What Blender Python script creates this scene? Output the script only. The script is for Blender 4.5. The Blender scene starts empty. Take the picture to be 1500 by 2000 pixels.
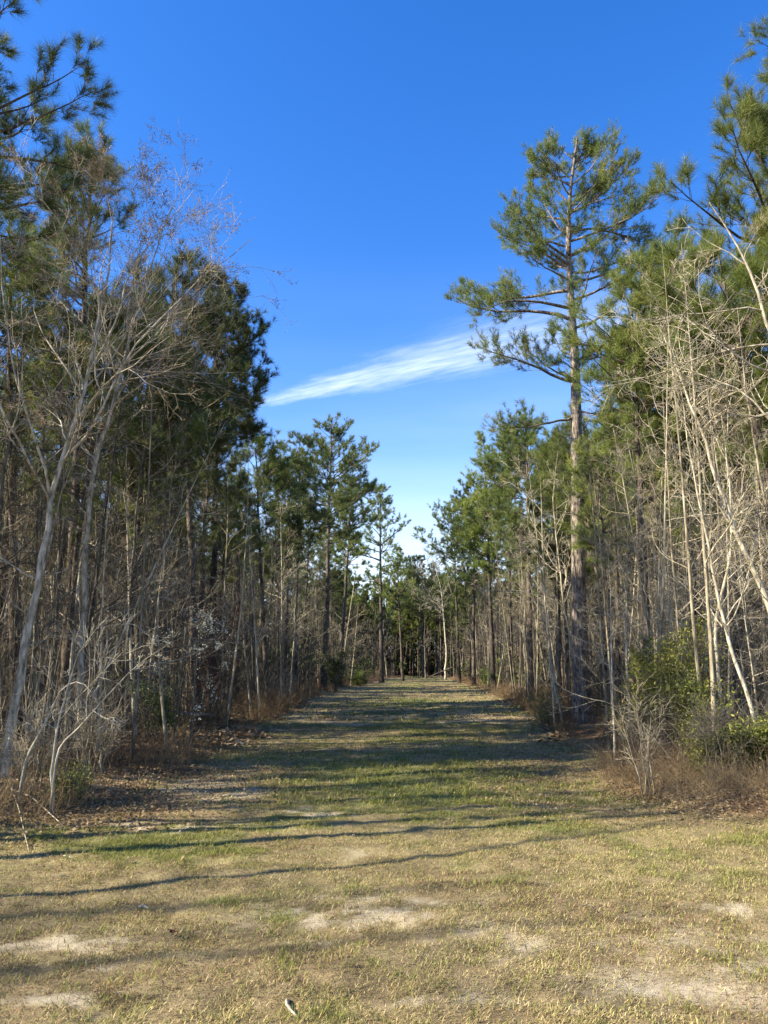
import bpy, math, random
import numpy as np
from mathutils import Vector, Matrix

# ------------------------------------------------------------------ camera, sky, sun
scene = bpy.context.scene
COL = scene.collection
F = 1502.0; PITCH = math.radians(11.3); CAMZ = 1.6
cam_d = bpy.data.cameras.new("camera"); cam = bpy.data.objects.new("camera", cam_d)
COL.objects.link(cam); scene.camera = cam
cam.location = (0, 0, CAMZ); cam.rotation_euler = (math.radians(90) + PITCH, 0, 0)
cam_d.sensor_fit = 'VERTICAL'; cam_d.sensor_height = 36; cam_d.lens = 36 * F / 2000
cam_d.clip_start = 0.05; cam_d.clip_end = 3000

SUN_EL = math.radians(33); SUN_AZ = math.radians(256)      # azimuth clockwise from +Y, direction towards the sun
world = bpy.data.worlds.new("World"); scene.world = world; world.use_nodes = True
nt = world.node_tree; N = nt.nodes; Lk = nt.links
bg = N['Background']; bg.inputs['Strength'].default_value = 0.068
sky = N.new('ShaderNodeTexSky'); sky.sky_type = 'NISHITA'; sky.sun_disc = False
sky.sun_elevation = SUN_EL; sky.sun_rotation = SUN_AZ
sky.air_density = 1.0; sky.dust_density = 0.3; sky.ozone_density = 2.5
hsv = N.new('ShaderNodeHueSaturation'); hsv.inputs['Saturation'].default_value = 1.36; hsv.inputs['Hue'].default_value = 0.514; hsv.inputs['Value'].default_value = 1.72
Lk.new(sky.outputs[0], hsv.inputs['Color'])
tc = N.new('ShaderNodeTexCoord')
def wm(op, a, b=None, c=None, clamp=False):
    n = N.new('ShaderNodeMath'); n.operation = op; n.use_clamp = clamp
    for i, v in enumerate((a, b, c)):
        if v is None: continue
        if isinstance(v, (int, float)): n.inputs[i].default_value = v
        else: Lk.new(v, n.inputs[i])
    return n.outputs[0]
sep = N.new('ShaderNodeSeparateXYZ'); Lk.new(tc.outputs['Generated'], sep.inputs[0])
# cirrus sheet at a fixed height: project the view direction on a plane overhead
zc = wm('MAXIMUM', sep.outputs[2], 0.02)
cu = wm('DIVIDE', sep.outputs[0], zc); cv = wm('DIVIDE', sep.outputs[1], zc)
# the streak runs between two points of that plane
def plane_pt(px, py):
    d = np.array([(px - 750) / F, math.cos(PITCH) - (1000 - py) / F * math.sin(PITCH), math.sin(PITCH) + (1000 - py) / F * math.cos(PITCH)])
    return d[0] / d[2], d[1] / d[2]
A = np.array(plane_pt(535, 783)); B = np.array(plane_pt(1110, 645)); AB = B - A; LN = float(np.hypot(*AB)); ux, uy = AB / LN
du = wm('SUBTRACT', cu, float(A[0])); dv = wm('SUBTRACT', cv, float(A[1]))
along = wm('DIVIDE', wm('ADD', wm('MULTIPLY', du, float(ux)), wm('MULTIPLY', dv, float(uy))), LN)
across = wm('SUBTRACT', wm('MULTIPLY', dv, float(ux)), wm('MULTIPLY', du, float(uy)))
cmb = N.new('ShaderNodeCombineXYZ'); Lk.new(along, cmb.inputs[0]); Lk.new(across, cmb.inputs[1])
wn = N.new('ShaderNodeTexNoise'); wn.inputs['Scale'].default_value = 3.2; wn.inputs['Detail'].default_value = 7; wn.inputs['Roughness'].default_value = .62
mp = N.new('ShaderNodeMapping'); mp.inputs['Scale'].default_value = (1.4, 3.0, 1); mp.inputs['Rotation'].default_value = (0, 0, 0.25)
Lk.new(cmb.outputs[0], mp.inputs[0]); Lk.new(mp.outputs[0], wn.inputs['Vector'])
wob = wm('MULTIPLY', wm('SUBTRACT', wn.outputs['Fac'], .5), 0.22)
acr = wm('ADD', across, wob)
wid = wm('ADD', 0.028, wm('MULTIPLY', wm('MAXIMUM', along, 0), 0.12))
prof = wm('DIVIDE', acr, wid); prof = wm('MULTIPLY', prof, prof); prof = wm('EXPONENT', wm('MULTIPLY', prof, -0.55))
e1 = wm('MULTIPLY', wm('ADD', along, .25), 2.6, clamp=True); e2 = wm('MULTIPLY', wm('SUBTRACT', 1.6, along), 1.1, clamp=True)
wn2 = N.new('ShaderNodeTexNoise'); wn2.inputs['Scale'].default_value = 9; wn2.inputs['Detail'].default_value = 10; wn2.inputs['Roughness'].default_value = .66
mp2 = N.new('ShaderNodeMapping'); mp2.inputs['Scale'].default_value = (.6, 3.4, 1); mp2.inputs['Rotation'].default_value = (0, 0, -.35)
Lk.new(cmb.outputs[0], mp2.inputs[0]); Lk.new(mp2.outputs[0], wn2.inputs['Vector'])
streak = wm('MULTIPLY', wm('MULTIPLY', prof, wm('MULTIPLY', e1, e2)), wm('MULTIPLY', wm('POWER', wm('ADD', wn2.outputs['Fac'], .35), 2.2), 0.66), clamp=True)
# thin veil close to the horizon
wn3 = N.new('ShaderNodeTexNoise'); wn3.inputs['Scale'].default_value = 0.55; wn3.inputs['Detail'].default_value = 6
cmb3 = N.new('ShaderNodeCombineXYZ'); Lk.new(cu, cmb3.inputs[0]); Lk.new(cv, cmb3.inputs[1])
mp3 = N.new('ShaderNodeMapping'); mp3.inputs['Scale'].default_value = (.5, .9, 1); Lk.new(cmb3.outputs[0], mp3.inputs[0]); Lk.new(mp3.outputs[0], wn3.inputs['Vector'])
veil = wm('MULTIPLY', wm('MULTIPLY', wm('SUBTRACT', wn3.outputs['Fac'], .40), 2.6, clamp=True), wm('MULTIPLY', wm('SUBTRACT', .50, sep.outputs[2]), 1.3, clamp=True))
low = wm('MULTIPLY', wm('MULTIPLY', wm('SUBTRACT', .30, sep.outputs[2]), 5.0, clamp=True), wm('ADD', .25, wn3.outputs['Fac']), clamp=True)
fac = wm('MAXIMUM', wm('MAXIMUM', streak, veil), low)
mix = N.new('ShaderNodeMix'); mix.data_type = 'RGBA'
Lk.new(fac, mix.inputs['Factor']); Lk.new(hsv.outputs[0], mix.inputs[6]); mix.inputs[7].default_value = (6.6, 7.4, 8.3, 1)
Lk.new(mix.outputs[2], bg.inputs['Color'])

sd = bpy.data.lights.new("sun", 'SUN'); sun = bpy.data.objects.new("sun", sd); COL.objects.link(sun)
sd.energy = 5.0; sd.angle = math.radians(0.6); sd.color = (1.0, 0.905, 0.73)
to_sun = Vector((math.sin(SUN_AZ) * math.cos(SUN_EL), math.cos(SUN_AZ) * math.cos(SUN_EL), math.sin(SUN_EL)))
sun.rotation_euler = to_sun.to_track_quat('Z', 'Y').to_euler(); sun.location = (-20, -10, 30)
scene.view_settings.view_transform = 'Standard'; scene.view_settings.look = 'None'
scene.view_settings.exposure = 1.5; scene.view_settings.gamma = 1.0
scene.render.engine = 'CYCLES'
scene.cycles.max_bounces = 5; scene.cycles.diffuse_bounces = 3; scene.cycles.transmission_bounces = 3; scene.cycles.glossy_bounces = 2

# ------------------------------------------------------------------ pixel <-> world
def ray(px, py):
    a = (px - 750) / F; b = (1000 - py) / F
    return np.array([a, math.cos(PITCH) - b * math.sin(PITCH), math.sin(PITCH) + b * math.cos(PITCH)])
def at_ground(px, py):
    d = ray(px, py); t = -CAMZ / d[2]; return float(d[0] * t), float(d[1] * t)
def at_depth(px, py, Y):
    d = ray(px, py); t = Y / d[1]; return float(d[0] * t), float(CAMZ + d[2] * t)
def base_x(px, Y):            # world x of a thing whose foot shows at column px at depth Y
    ang = math.atan2(CAMZ, Y) + PITCH; py = 1000 + F * math.tan(ang)
    return at_depth(px, py, Y)[0]

# ------------------------------------------------------------------ numpy noise / land shape
_r = np.random.RandomState(5); _tab = _r.rand(256, 256)
def vnoise(x, y, s=1.0, off=0):
    x = np.asarray(x, float) / s + off * 17.3; y = np.asarray(y, float) / s + off * 7.7
    xi = np.floor(x).astype(int); yi = np.floor(y).astype(int); fx = x - xi; fy = y - yi
    fx = fx * fx * (3 - 2 * fx); fy = fy * fy * (3 - 2 * fy)
    g = lambda a, b: _tab[a & 255, b & 255]
    return (g(xi, yi) * (1 - fx) + g(xi + 1, yi) * fx) * (1 - fy) + (g(xi, yi + 1) * (1 - fx) + g(xi + 1, yi + 1) * fx) * fy
def fbm(x, y, s, off=0, o=4):
    v = 0; a = .5; t = 0
    for i in range(o): v = v + a * vnoise(x, y, s / 2 ** i, off + i * 3.1); t += a; a *= .55
    return v / t
LY = [-40, 4, 6.5, 8, 10, 14, 24, 50, 80, 110, 125]; LX = [-30, -14, -6.2, -3.9, -3.4, -3.3, -3.6, -3.7, -.9, 1.5, 4.5]
RY = [-40, 4, 7.6, 8.8, 10, 16, 24, 50, 80, 110, 125]; RX = [30, 14, 6.5, 3.6, 3.1, 3.9, 5.0, 6.7, 7.4, 8.6, 5.5]
def edgeL(y): return np.interp(y, LY, LX)
def edgeR(y): return np.interp(y, RY, RX)
def inwood(x, y):             # metres inside the woods (negative in the open)
    x = np.asarray(x, float); y = np.asarray(y, float)
    return np.maximum.reduce([edgeL(y) - x, x - edgeR(y), y - 124])
def height(x, y):
    w = inwood(x, y); n = fbm(x, y, 5.0, 1)
    bank = np.clip((w + .6) / 1.8, 0, 1); bank = bank * bank * (3 - 2 * bank)
    near = np.clip(1.2 - np.abs(y) / 120., 0, 1)
    return (n - .5) * (.16 + .25 * bank) * near + bank * .13 + (vnoise(x, y, .35, 4) - .5) * .03 + (vnoise(x, y, .13, 6) - .5) * .022
def hz(x, y): return float(height(x, y))
def bare_mask(x, y):
    b = fbm(x, y, 1.1, 11, 5); big = fbm(x, y, 4.2, 15, 2); f = fbm(x, y, .22, 17, 3)
    k = np.clip((8.5 - y) / 5., 0, 1) * .06
    m = np.clip((b * .62 + big * .38 + f * .22 + k - .735) / .13, 0, 1)
    return m * (y < 60) * np.clip((11 - y) / 3 + .5, .45, 1)
PATCH = []      # (x, y, rx, ry) worn sandy spots
def _pp(px, py, rx, ry): x, y = at_ground(px, py); PATCH.append((x, y, rx, ry))
for a in ((700, 1800, .55, .16), (790, 1760, .3, .07), (1440, 1945, .34, .10), (1470, 1900, .25, .07), (1460, 1790, .3, .12), (60, 1860, .32, .12), (250, 1890, .25, .07), (120, 1960, .3, .08), (1190, 1920, .16, .05), (960, 1985, .3, .06), (600, 1840, .2, .05), (540, 1782, .25, .08), (430, 1560, .5, .2), (600, 1590, .5, .2), (330, 1620, .6, .25)): _pp(*a)
_bm = bare_mask
def bare_mask(x, y):
    w1 = (fbm(x, y, .45, 83, 4) - .5) * .9; w2 = (fbm(x, y, .45, 87, 4) - .5) * .5; m = _bm(x, y); f = fbm(x, y, .12, 89, 3)
    for a, b, rx, ry in PATCH: m = np.maximum(m, np.clip((1.0 - np.hypot((x - a + w1 * .9) / rx, (y - b + w2 * .8) / (ry * 1.3))) * .9 + (f - .50) * 3.0, 0, 1) * .85 * (np.hypot((x - a) / rx, (y - b) / ry) < 2.6))
    return m
def green_mask(x, y):
    c = (edgeL(y) + edgeR(y)) / 2
    g = fbm(x, y, 1.7, 21, 5); f = fbm(x, y, .3, 23, 3); mid = np.exp(-((x - c) / 2.4) ** 2)
    dist = np.clip((y - 6.5) / 4, 0, 1)
    return np.clip((g + (f - .5) * .5 + mid * dist * .10 + dist * .05 - .52) / .26, 0, 1)
def litter_mask(x, y):
    w = inwood(x, y) + (fbm(x, y, 1.2, 31, 3) - .5) * 2.2 + np.where((x < 0) & (y < 20), .5, 0) * np.clip((y - 5.5) / 2, 0, 1)
    return np.clip((w + .35) / .9, 0, 1)

# ------------------------------------------------------------------ materials
def newmat(name):
    m = bpy.data.materials.new(name); m.use_nodes = True
    n = m.node_tree.nodes; l = m.node_tree.links; b = n['Principled BSDF']
    return m, n, l, b
def ramp(n, stops):
    r = n.new('ShaderNodeValToRGB'); cr = r.color_ramp
    while len(cr.elements) > 1: cr.elements.remove(cr.elements[-1])
    cr.elements[0].position = stops[0][0]; cr.elements[0].color = (*stops[0][1], 1)
    for p, c in stops[1:]:
        e = cr.elements.new(p); e.color = (*c, 1)
    return r
def bark(name, stops, scale, stretch, bump=.5, vary=.35, moss=None):
    m, n, l, b = newmat(name)
    t = n.new('ShaderNodeTexCoord'); mp = n.new('ShaderNodeMapping'); mp.inputs['Scale'].default_value = (scale, scale, scale * stretch)
    l.new(t.outputs['Object'], mp.inputs[0])
    no = n.new('ShaderNodeTexNoise'); no.inputs['Scale'].default_value = 1; no.inputs['Detail'].default_value = 7; no.inputs['Roughness'].default_value = .68
    vo = n.new('ShaderNodeTexVoronoi'); vo.feature = 'DISTANCE_TO_EDGE'; vo.inputs['Scale'].default_value = .8
    l.new(mp.outputs[0], no.inputs['Vector']); l.new(mp.outputs[0], vo.inputs['Vector'])
    mt = n.new('ShaderNodeMath'); mt.operation = 'MULTIPLY_ADD'; mt.inputs[1].default_value = .42; mt.use_clamp = True
    l.new(vo.outputs['Distance'], mt.inputs[0]); l.new(no.outputs['Fac'], mt.inputs[2])
    r = ramp(n, stops); l.new(mt.outputs[0], r.inputs[0])
    oi = n.new('ShaderNodeObjectInfo'); h = n.new('ShaderNodeHueSaturation')
    mr = n.new('ShaderNodeMapRange'); mr.inputs['To Min'].default_value = 1 - vary; mr.inputs['To Max'].default_value = 1 + vary
    l.new(oi.outputs['Random'], mr.inputs[0]); l.new(mr.outputs[0], h.inputs['Value']); l.new(r.outputs[0], h.inputs['Color'])
    l.new(h.outputs[0], b.inputs['Base Color']); b.inputs['Roughness'].default_value = .9; b.inputs['Specular IOR Level'].default_value = .2
    bp = n.new('ShaderNodeBump'); bp.inputs['Strength'].default_value = bump; bp.inputs['Distance'].default_value = .03
    l.new(mt.outputs[0], bp.inputs['Height']); l.new(bp.outputs[0], b.inputs['Normal'])
    return m
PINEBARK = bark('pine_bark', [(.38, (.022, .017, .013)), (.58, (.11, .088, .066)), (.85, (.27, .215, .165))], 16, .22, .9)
PALEPINE = bark('sunlit_pine_bark', [(.42, (.05, .038, .03)), (.56, (.20, .165, .13)), (.8, (.46, .39, .31))], 15, .3, 1.0, .05)  # pine bark lightened, the sunlight on the tall bole put into its colour
HARDBARK = bark('pale_bark', [(.34, (.08, .065, .045)), (.50, (.31, .27, .19)), (.7, (.60, .54, .40))], 14, .3, .4, .25)
SAPBARK = bark('sapling_bark', [(.36, (.055, .045, .03)), (.53, (.225, .19, .125)), (.76, (.50, .435, .30))], 20, .2, .3, .45)
GREYBARK = bark('grey_bark', [(.2, (.03, .026, .02)), (.5, (.085, .073, .055)), (.85, (.21, .185, .135))], 18, .2, .3, .4)
STICK = bark('weathered_wood', [(.2, (.10, .085, .065)), (.5, (.30, .265, .20)), (.85, (.50, .45, .36))], 30, .2, .3, .1)

def foliage(name, cols, trans=.3, clump=1.1, rough=.55, var=.25, spec=.35):
    m, n, l, b = newmat(name)
    g = n.new('ShaderNodeNewGeometry'); t = n.new('ShaderNodeTexCoord'); oi = n.new('ShaderNodeObjectInfo')
    no = n.new('ShaderNodeTexNoise'); no.inputs['Scale'].default_value = clump; no.inputs['Detail'].default_value = 3
    l.new(t.outputs['Object'], no.inputs['Vector'])
    a = n.new('ShaderNodeMath'); a.operation = 'MULTIPLY_ADD'; a.inputs[1].default_value = .35
    l.new(g.outputs['Random Per Island'], a.inputs[0])
    a2 = n.new('ShaderNodeMath'); a2.operation = 'MULTIPLY_ADD'; a2.inputs[1].default_value = 1.5; a2.inputs[2].default_value = -.42
    l.new(no.outputs['Fac'], a2.inputs[0]); l.new(a2.outputs[0], a.inputs[2])
    r = ramp(n, [(i / (len(cols) - 1), c) for i, c in enumerate(cols)]); l.new(a.outputs[0], r.inputs[0])
    h = n.new('ShaderNodeHueSaturation'); mr = n.new('ShaderNodeMapRange'); mr.inputs['To Min'].default_value = 1 - var; mr.inputs['To Max'].default_value = 1 + var
    l.new(oi.outputs['Random'], mr.inputs[0]); l.new(mr.outputs[0], h.inputs['Value']); l.new(r.outputs[0], h.inputs['Color'])
    l.new(h.outputs[0], b.inputs['Base Color']); b.inputs['Roughness'].default_value = rough; b.inputs['Specular IOR Level'].default_value = spec
    tr = n.new('ShaderNodeBsdfTranslucent'); l.new(h.outputs[0], tr.inputs['Color'])
    ms = n.new('ShaderNodeMixShader'); ms.inputs[0].default_value = trans
    l.new(b.outputs[0], ms.inputs[1]); l.new(tr.outputs[0], ms.inputs[2])
    l.new(ms.outputs[0], n['Material Output'].inputs['Surface'])
    return m
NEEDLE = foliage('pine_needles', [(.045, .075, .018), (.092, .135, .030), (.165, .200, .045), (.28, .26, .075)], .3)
NEEDLE_Y = foliage('sunny_pine_needles', [(.07, .115, .024), (.135, .185, .036), (.215, .245, .052), (.32, .30, .08)], .33)  # brighter, yellower copy of the needles with sunshine in the colour itself
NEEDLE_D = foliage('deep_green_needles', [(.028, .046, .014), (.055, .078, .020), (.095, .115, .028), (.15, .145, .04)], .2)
LEAF = foliage('holly_leaves', [(.06, .085, .018), (.16, .19, .035), (.30, .31, .055), (.44, .39, .10)], .35, 2.2)
BUD = foliage('twig_buds', [(.17, .10, .05), (.26, .17, .08), (.34, .24, .11)], .25, 2, .8, .1, .1)
FRESH = foliage('fresh_leaves', [(.24, .28, .05), (.36, .38, .08), (.46, .42, .10)], .4, 2)
RUSSET = foliage('russet_leaves', [(.07, .02, .015), (.13, .035, .022), (.19, .07, .035)], .3, 2)
PETAL = foliage('white_petals', [(.5, .5, .36), (.7, .7, .55), (.8, .8, .66)], .3, 4, .6, .05)
DRY = foliage('dead_leaves', [(.08, .055, .033), (.18, .125, .07), (.33, .245, .14), (.48, .38, .24)], .2, .6, .8, .05, .1)
WEED = foliage('dry_weeds', [(.10, .06, .038), (.20, .135, .08), (.32, .235, .125), (.44, .35, .19)], .25, .8, .8, .05, .1)
CONE = bark('cone_scales', [(.2, (.02, .012, .01)), (.5, (.06, .03, .02)), (.85, (.13, .07, .045))], 60, 1, .8, .1)

def attrmat(name, rough=.9, noise_amt=.0, trans=0.0):
    m, n, l, b = newmat(name)
    at = n.new('ShaderNodeAttribute'); at.attribute_name = 'tint'
    src = at.outputs['Color']
    l.new(src, b.inputs['Base Color']); b.inputs['Roughness'].default_value = rough; b.inputs['Specular IOR Level'].default_value = .2
    if trans:
        tr = n.new('ShaderNodeBsdfTranslucent'); l.new(src, tr.inputs['Color']); ms = n.new('ShaderNodeMixShader'); ms.inputs[0].default_value = trans
        l.new(b.outputs[0], ms.inputs[1]); l.new(tr.outputs[0], ms.inputs[2]); l.new(ms.outputs[0], n['Material Output'].inputs['Surface'])
    return m
BLADE = attrmat('grass_blades', .7, 0, .25)
def groundmat():
    m, n, l, b = newmat('ground_soil')
    at = n.new('ShaderNodeAttribute'); at.attribute_name = 'tint'
    t = n.new('ShaderNodeTexCoord')
    n1 = n.new('ShaderNodeTexNoise'); n1.inputs['Scale'].default_value = 22; n1.inputs['Detail'].default_value = 8; n1.inputs['Roughness'].default_value = .75
    n2 = n.new('ShaderNodeTexNoise'); n2.inputs['Scale'].default_value = 140; n2.inputs['Detail'].default_value = 4; n2.inputs['Roughness'].default_value = .7
    for q in (n1, n2): l.new(t.outputs['Object'], q.inputs['Vector'])
    ad = n.new('ShaderNodeMath'); ad.operation = 'ADD'; l.new(n1.outputs['Fac'], ad.inputs[0]); l.new(n2.outputs['Fac'], ad.inputs[1])
    mr = n.new('ShaderNodeMapRange'); mr.inputs['From Min'].default_value = .65; mr.inputs['From Max'].default_value = 1.35
    mr.inputs['To Min'].default_value = .55; mr.inputs['To Max'].default_value = 1.35; l.new(ad.outputs[0], mr.inputs[0])
    h = n.new('ShaderNodeHueSaturation'); l.new(mr.outputs[0], h.inputs['Value']); l.new(at.outputs['Color'], h.inputs['Color'])
    l.new(h.outputs[0], b.inputs['Base Color']); b.inputs['Roughness'].default_value = .95; b.inputs['Specular IOR Level'].default_value = .1
    bp = n.new('ShaderNodeBump'); bp.inputs['Strength'].default_value = .8; bp.inputs['Distance'].default_value = .02
    l.new(ad.outputs[0], bp.inputs['Height']); l.new(bp.outputs[0], b.inputs['Normal'])
    return m
GROUND = groundmat()

# ------------------------------------------------------------------ mesh helpers
def mesh_from(name, V, faces, mat, smooth=False, tint=None):
    """V (n,3); faces: list of (m,k) int arrays"""
    me = bpy.data.meshes.new(name); V = np.ascontiguousarray(V, dtype=np.float32)
    me.vertices.add(len(V)); me.vertices.foreach_set('co', V.ravel())
    faces = [f for f in faces if len(f)]
    tot = sum(f.size for f in faces); np_ = sum(len(f) for f in faces)
    me.loops.add(tot); me.polygons.add(np_)
    me.loops.foreach_set('vertex_index', np.concatenate([f.ravel() for f in faces]).astype(np.int32))
    st = []; tt = []; o = 0
    for f in faces:
        k = f.shape[1]; st.append(o + np.arange(len(f)) * k); tt.append(np.full(len(f), k)); o += f.size
    me.polygons.foreach_set('loop_start', np.concatenate(st).astype(np.int32))
    try: me.polygons.foreach_set('loop_total', np.concatenate(tt).astype(np.int32))
    except Exception: pass
    if smooth: me.polygons.foreach_set('use_smooth', np.ones(np_, bool))
    if tint is not None:
        a = me.color_attributes.new('tint', 'FLOAT_COLOR', 'POINT')
        c = np.ones((len(V), 4), np.float32); c[:, :3] = tint; a.data.foreach_set('color', c.ravel())
    me.materials.append(mat); me.update(calc_edges=True); me.validate()
    return me
class Geo:
    def __init__(s): s.V = []; s.F = {3: [], 4: []}; s.n = 0
    def add(s, V, F):
        s.V.append(V); s.F[F.shape[1]].append(F + s.n); s.n += len(V)
    def tubes(s, P, R, S=4, jag=0):
        """P (n,p,3) R (n,p)"""
        n, p, _ = P.shape
        T = np.gradient(P, axis=1); T /= np.linalg.norm(T, axis=2, keepdims=True) + 1e-9
        m = T.mean(axis=1); ref = np.where(np.abs(m[:, 2:3]) > .7, np.array([[1., 0, 0]]), np.array([[0, 0, 1.]]))
        A = np.cross(T, ref[:, None, :]); A /= np.linalg.norm(A, axis=2, keepdims=True) + 1e-9; B_ = np.cross(T, A)
        th = np.arange(S) * 2 * math.pi / S
        ring = A[:, :, None, :] * np.cos(th)[None, None, :, None] + B_[:, :, None, :] * np.sin(th)[None, None, :, None]
        RR = R[:, :, None, None]
        if jag: RR = RR * (1 + jag * (np.random.rand(n, p, S, 1) - .5))
        V = (P[:, :, None, :] + ring * RR).reshape(-1, 3)
        i = np.arange(n)[:, None, None] * p * S + np.arange(p - 1)[None, :, None] * S; k = np.arange(S)[None, None, :]; k2 = (k + 1) % S
        Q = np.stack([i + k, i + k2, i + k2 + S, i + k + S], -1).reshape(-1, 4)
        s.add(V, Q)
    def mesh(s, name, mat, smooth=False):
        V = np.concatenate(s.V) if s.V else np.zeros((0, 3))
        return mesh_from(name, V, [np.concatenate(f) for f in s.F.values() if f], mat, smooth)
def unit(v): return v / (np.linalg.norm(v, axis=-1, keepdims=True) + 1e-9)
def grow(rng, S, D, L, P, wob, trop, tz=1.0):
    """vectorised growth: start S (n,3), direction D, length L (n,) -> (n,P,3)"""
    n = len(S); pts = np.zeros((n, P, 3)); pts[:, 0] = S; d = unit(D)
    for k in range(1, P):
        d = unit(d + rng.normal(0, wob, (n, 3)) + np.array([0, 0, trop * tz]))
        pts[:, k] = pts[:, k - 1] + d * (L / (P - 1))[:, None]
    return pts
def spawn(rng, P, R, par, t, ang, az=None, flat=None):
    """child starts on parents par at t with angle ang from the parent's direction"""
    p = P.shape[1]; f = t * (p - 1); i = np.minimum(f.astype(int), p - 2); u = (f - i)[:, None]
    a = P[par, i]; b = P[par, i + 1]; s = a * (1 - u) + b * u; d = unit(b - a)
    r = R[par, i] * (1 - u[:, 0]) + R[par, i + 1] * u[:, 0]
    ref = np.where(np.abs(d[:, 2:3]) > .9, np.array([[1., 0, 0]]), np.array([[0, 0, 1.]]))
    x = unit(np.cross(d, ref)); y = np.cross(d, x)
    if az is None: az = rng.rand(len(par)) * 2 * math.pi
    side = x * np.cos(az)[:, None] + y * np.sin(az)[:, None]
    nd = d * np.cos(ang)[:, None] + side * np.sin(ang)[:, None]
    if flat: nd[:, 2] *= flat
    return s, unit(nd), r
def needles(rng, C, D, K, ln, w, spread=(.25, 1.25), along=.16):
    """tufts at C with axis D"""
    n = len(C); x = unit(np.cross(D, rng.normal(size=(n, 3)))); y = np.cross(D, x)
    az = rng.rand(n, K) * 2 * math.pi; th = spread[0] + (spread[1] - spread[0]) * rng.rand(n, K)
    side = x[:, None] * np.cos(az)[..., None] + y[:, None] * np.sin(az)[..., None]
    nd = D[:, None] * np.cos(th)[..., None] + side * np.sin(th)[..., None]
    L = ln * (.7 + .45 * rng.rand(n, K)) * (.8 + .4 * rng.rand(n))[:, None]
    b = C[:, None] - D[:, None] * (rng.rand(n, K) * along)[..., None]
    wd = unit(np.cross(nd, rng.normal(size=(n, K, 3)))) * w
    tip = b + nd * L[..., None]; tip[..., 2] -= L * .08
    V = np.stack([b - wd * .5, b + wd * .5, tip], 2).reshape(-1, 3)
    return V, np.arange(len(V)).reshape(-1, 3)
def leaves(rng, C, size, n_each=1, rad=0, asp=.5, up=0.0):
    c = np.repeat(C, n_each, 0) + (rng.normal(size=(len(C) * n_each, 3)) * rad if rad else 0)
    n = len(c); a = unit(rng.normal(size=(n, 3)) + np.array([0, 0, up])); b = unit(np.cross(a, rng.normal(size=(n, 3))))
    s = size * (.6 + .8 * rng.rand(n))[:, None]; nn = np.cross(a, b) * .18
    V = np.stack([c, c + (a * .5 + b * asp * .5 + nn) * s, c + a * s, c + (a * .5 - b * asp * .5 + nn) * s], 1).reshape(-1, 3)
    return V, np.arange(len(V)).reshape(-1, 4)

# ------------------------------------------------------------------ object helpers
def tag(o, label=None, cat=None, group=None, kind=None):
    if label: o['label'] = label
    if cat: o['category'] = cat
    if group: o['group'] = group
    if kind: o['kind'] = kind
    return o
def link(name, me, parent=None):
    o = bpy.data.objects.new(name, me); COL.objects.link(o)
    if parent: o.parent = parent
    return o
def empty(name, loc=(0, 0, 0)):
    o = bpy.data.objects.new(name, None); o.location = loc; o.empty_display_size = .3; COL.objects.link(o); return o
def place(name, parts, loc, rotz=0, s=1.0, label='', cat='tree', group=None, tilt=(0, 0), sz=None):
    """parts: list of (part name, mesh). One Empty with the part meshes (mesh data may be shared by repeats)"""
    e = empty(name, loc)
    M = Matrix.Rotation(tilt[0], 4, 'Y') @ Matrix.Rotation(tilt[1], 4, 'X') @ Matrix.Rotation(rotz, 4, 'Z')
    e.rotation_euler = M.to_euler(); e.scale = (s, s, sz or s)
    tag(e, label, cat, group)
    for pn, me in parts: link(pn, me, e)
    return e

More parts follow.
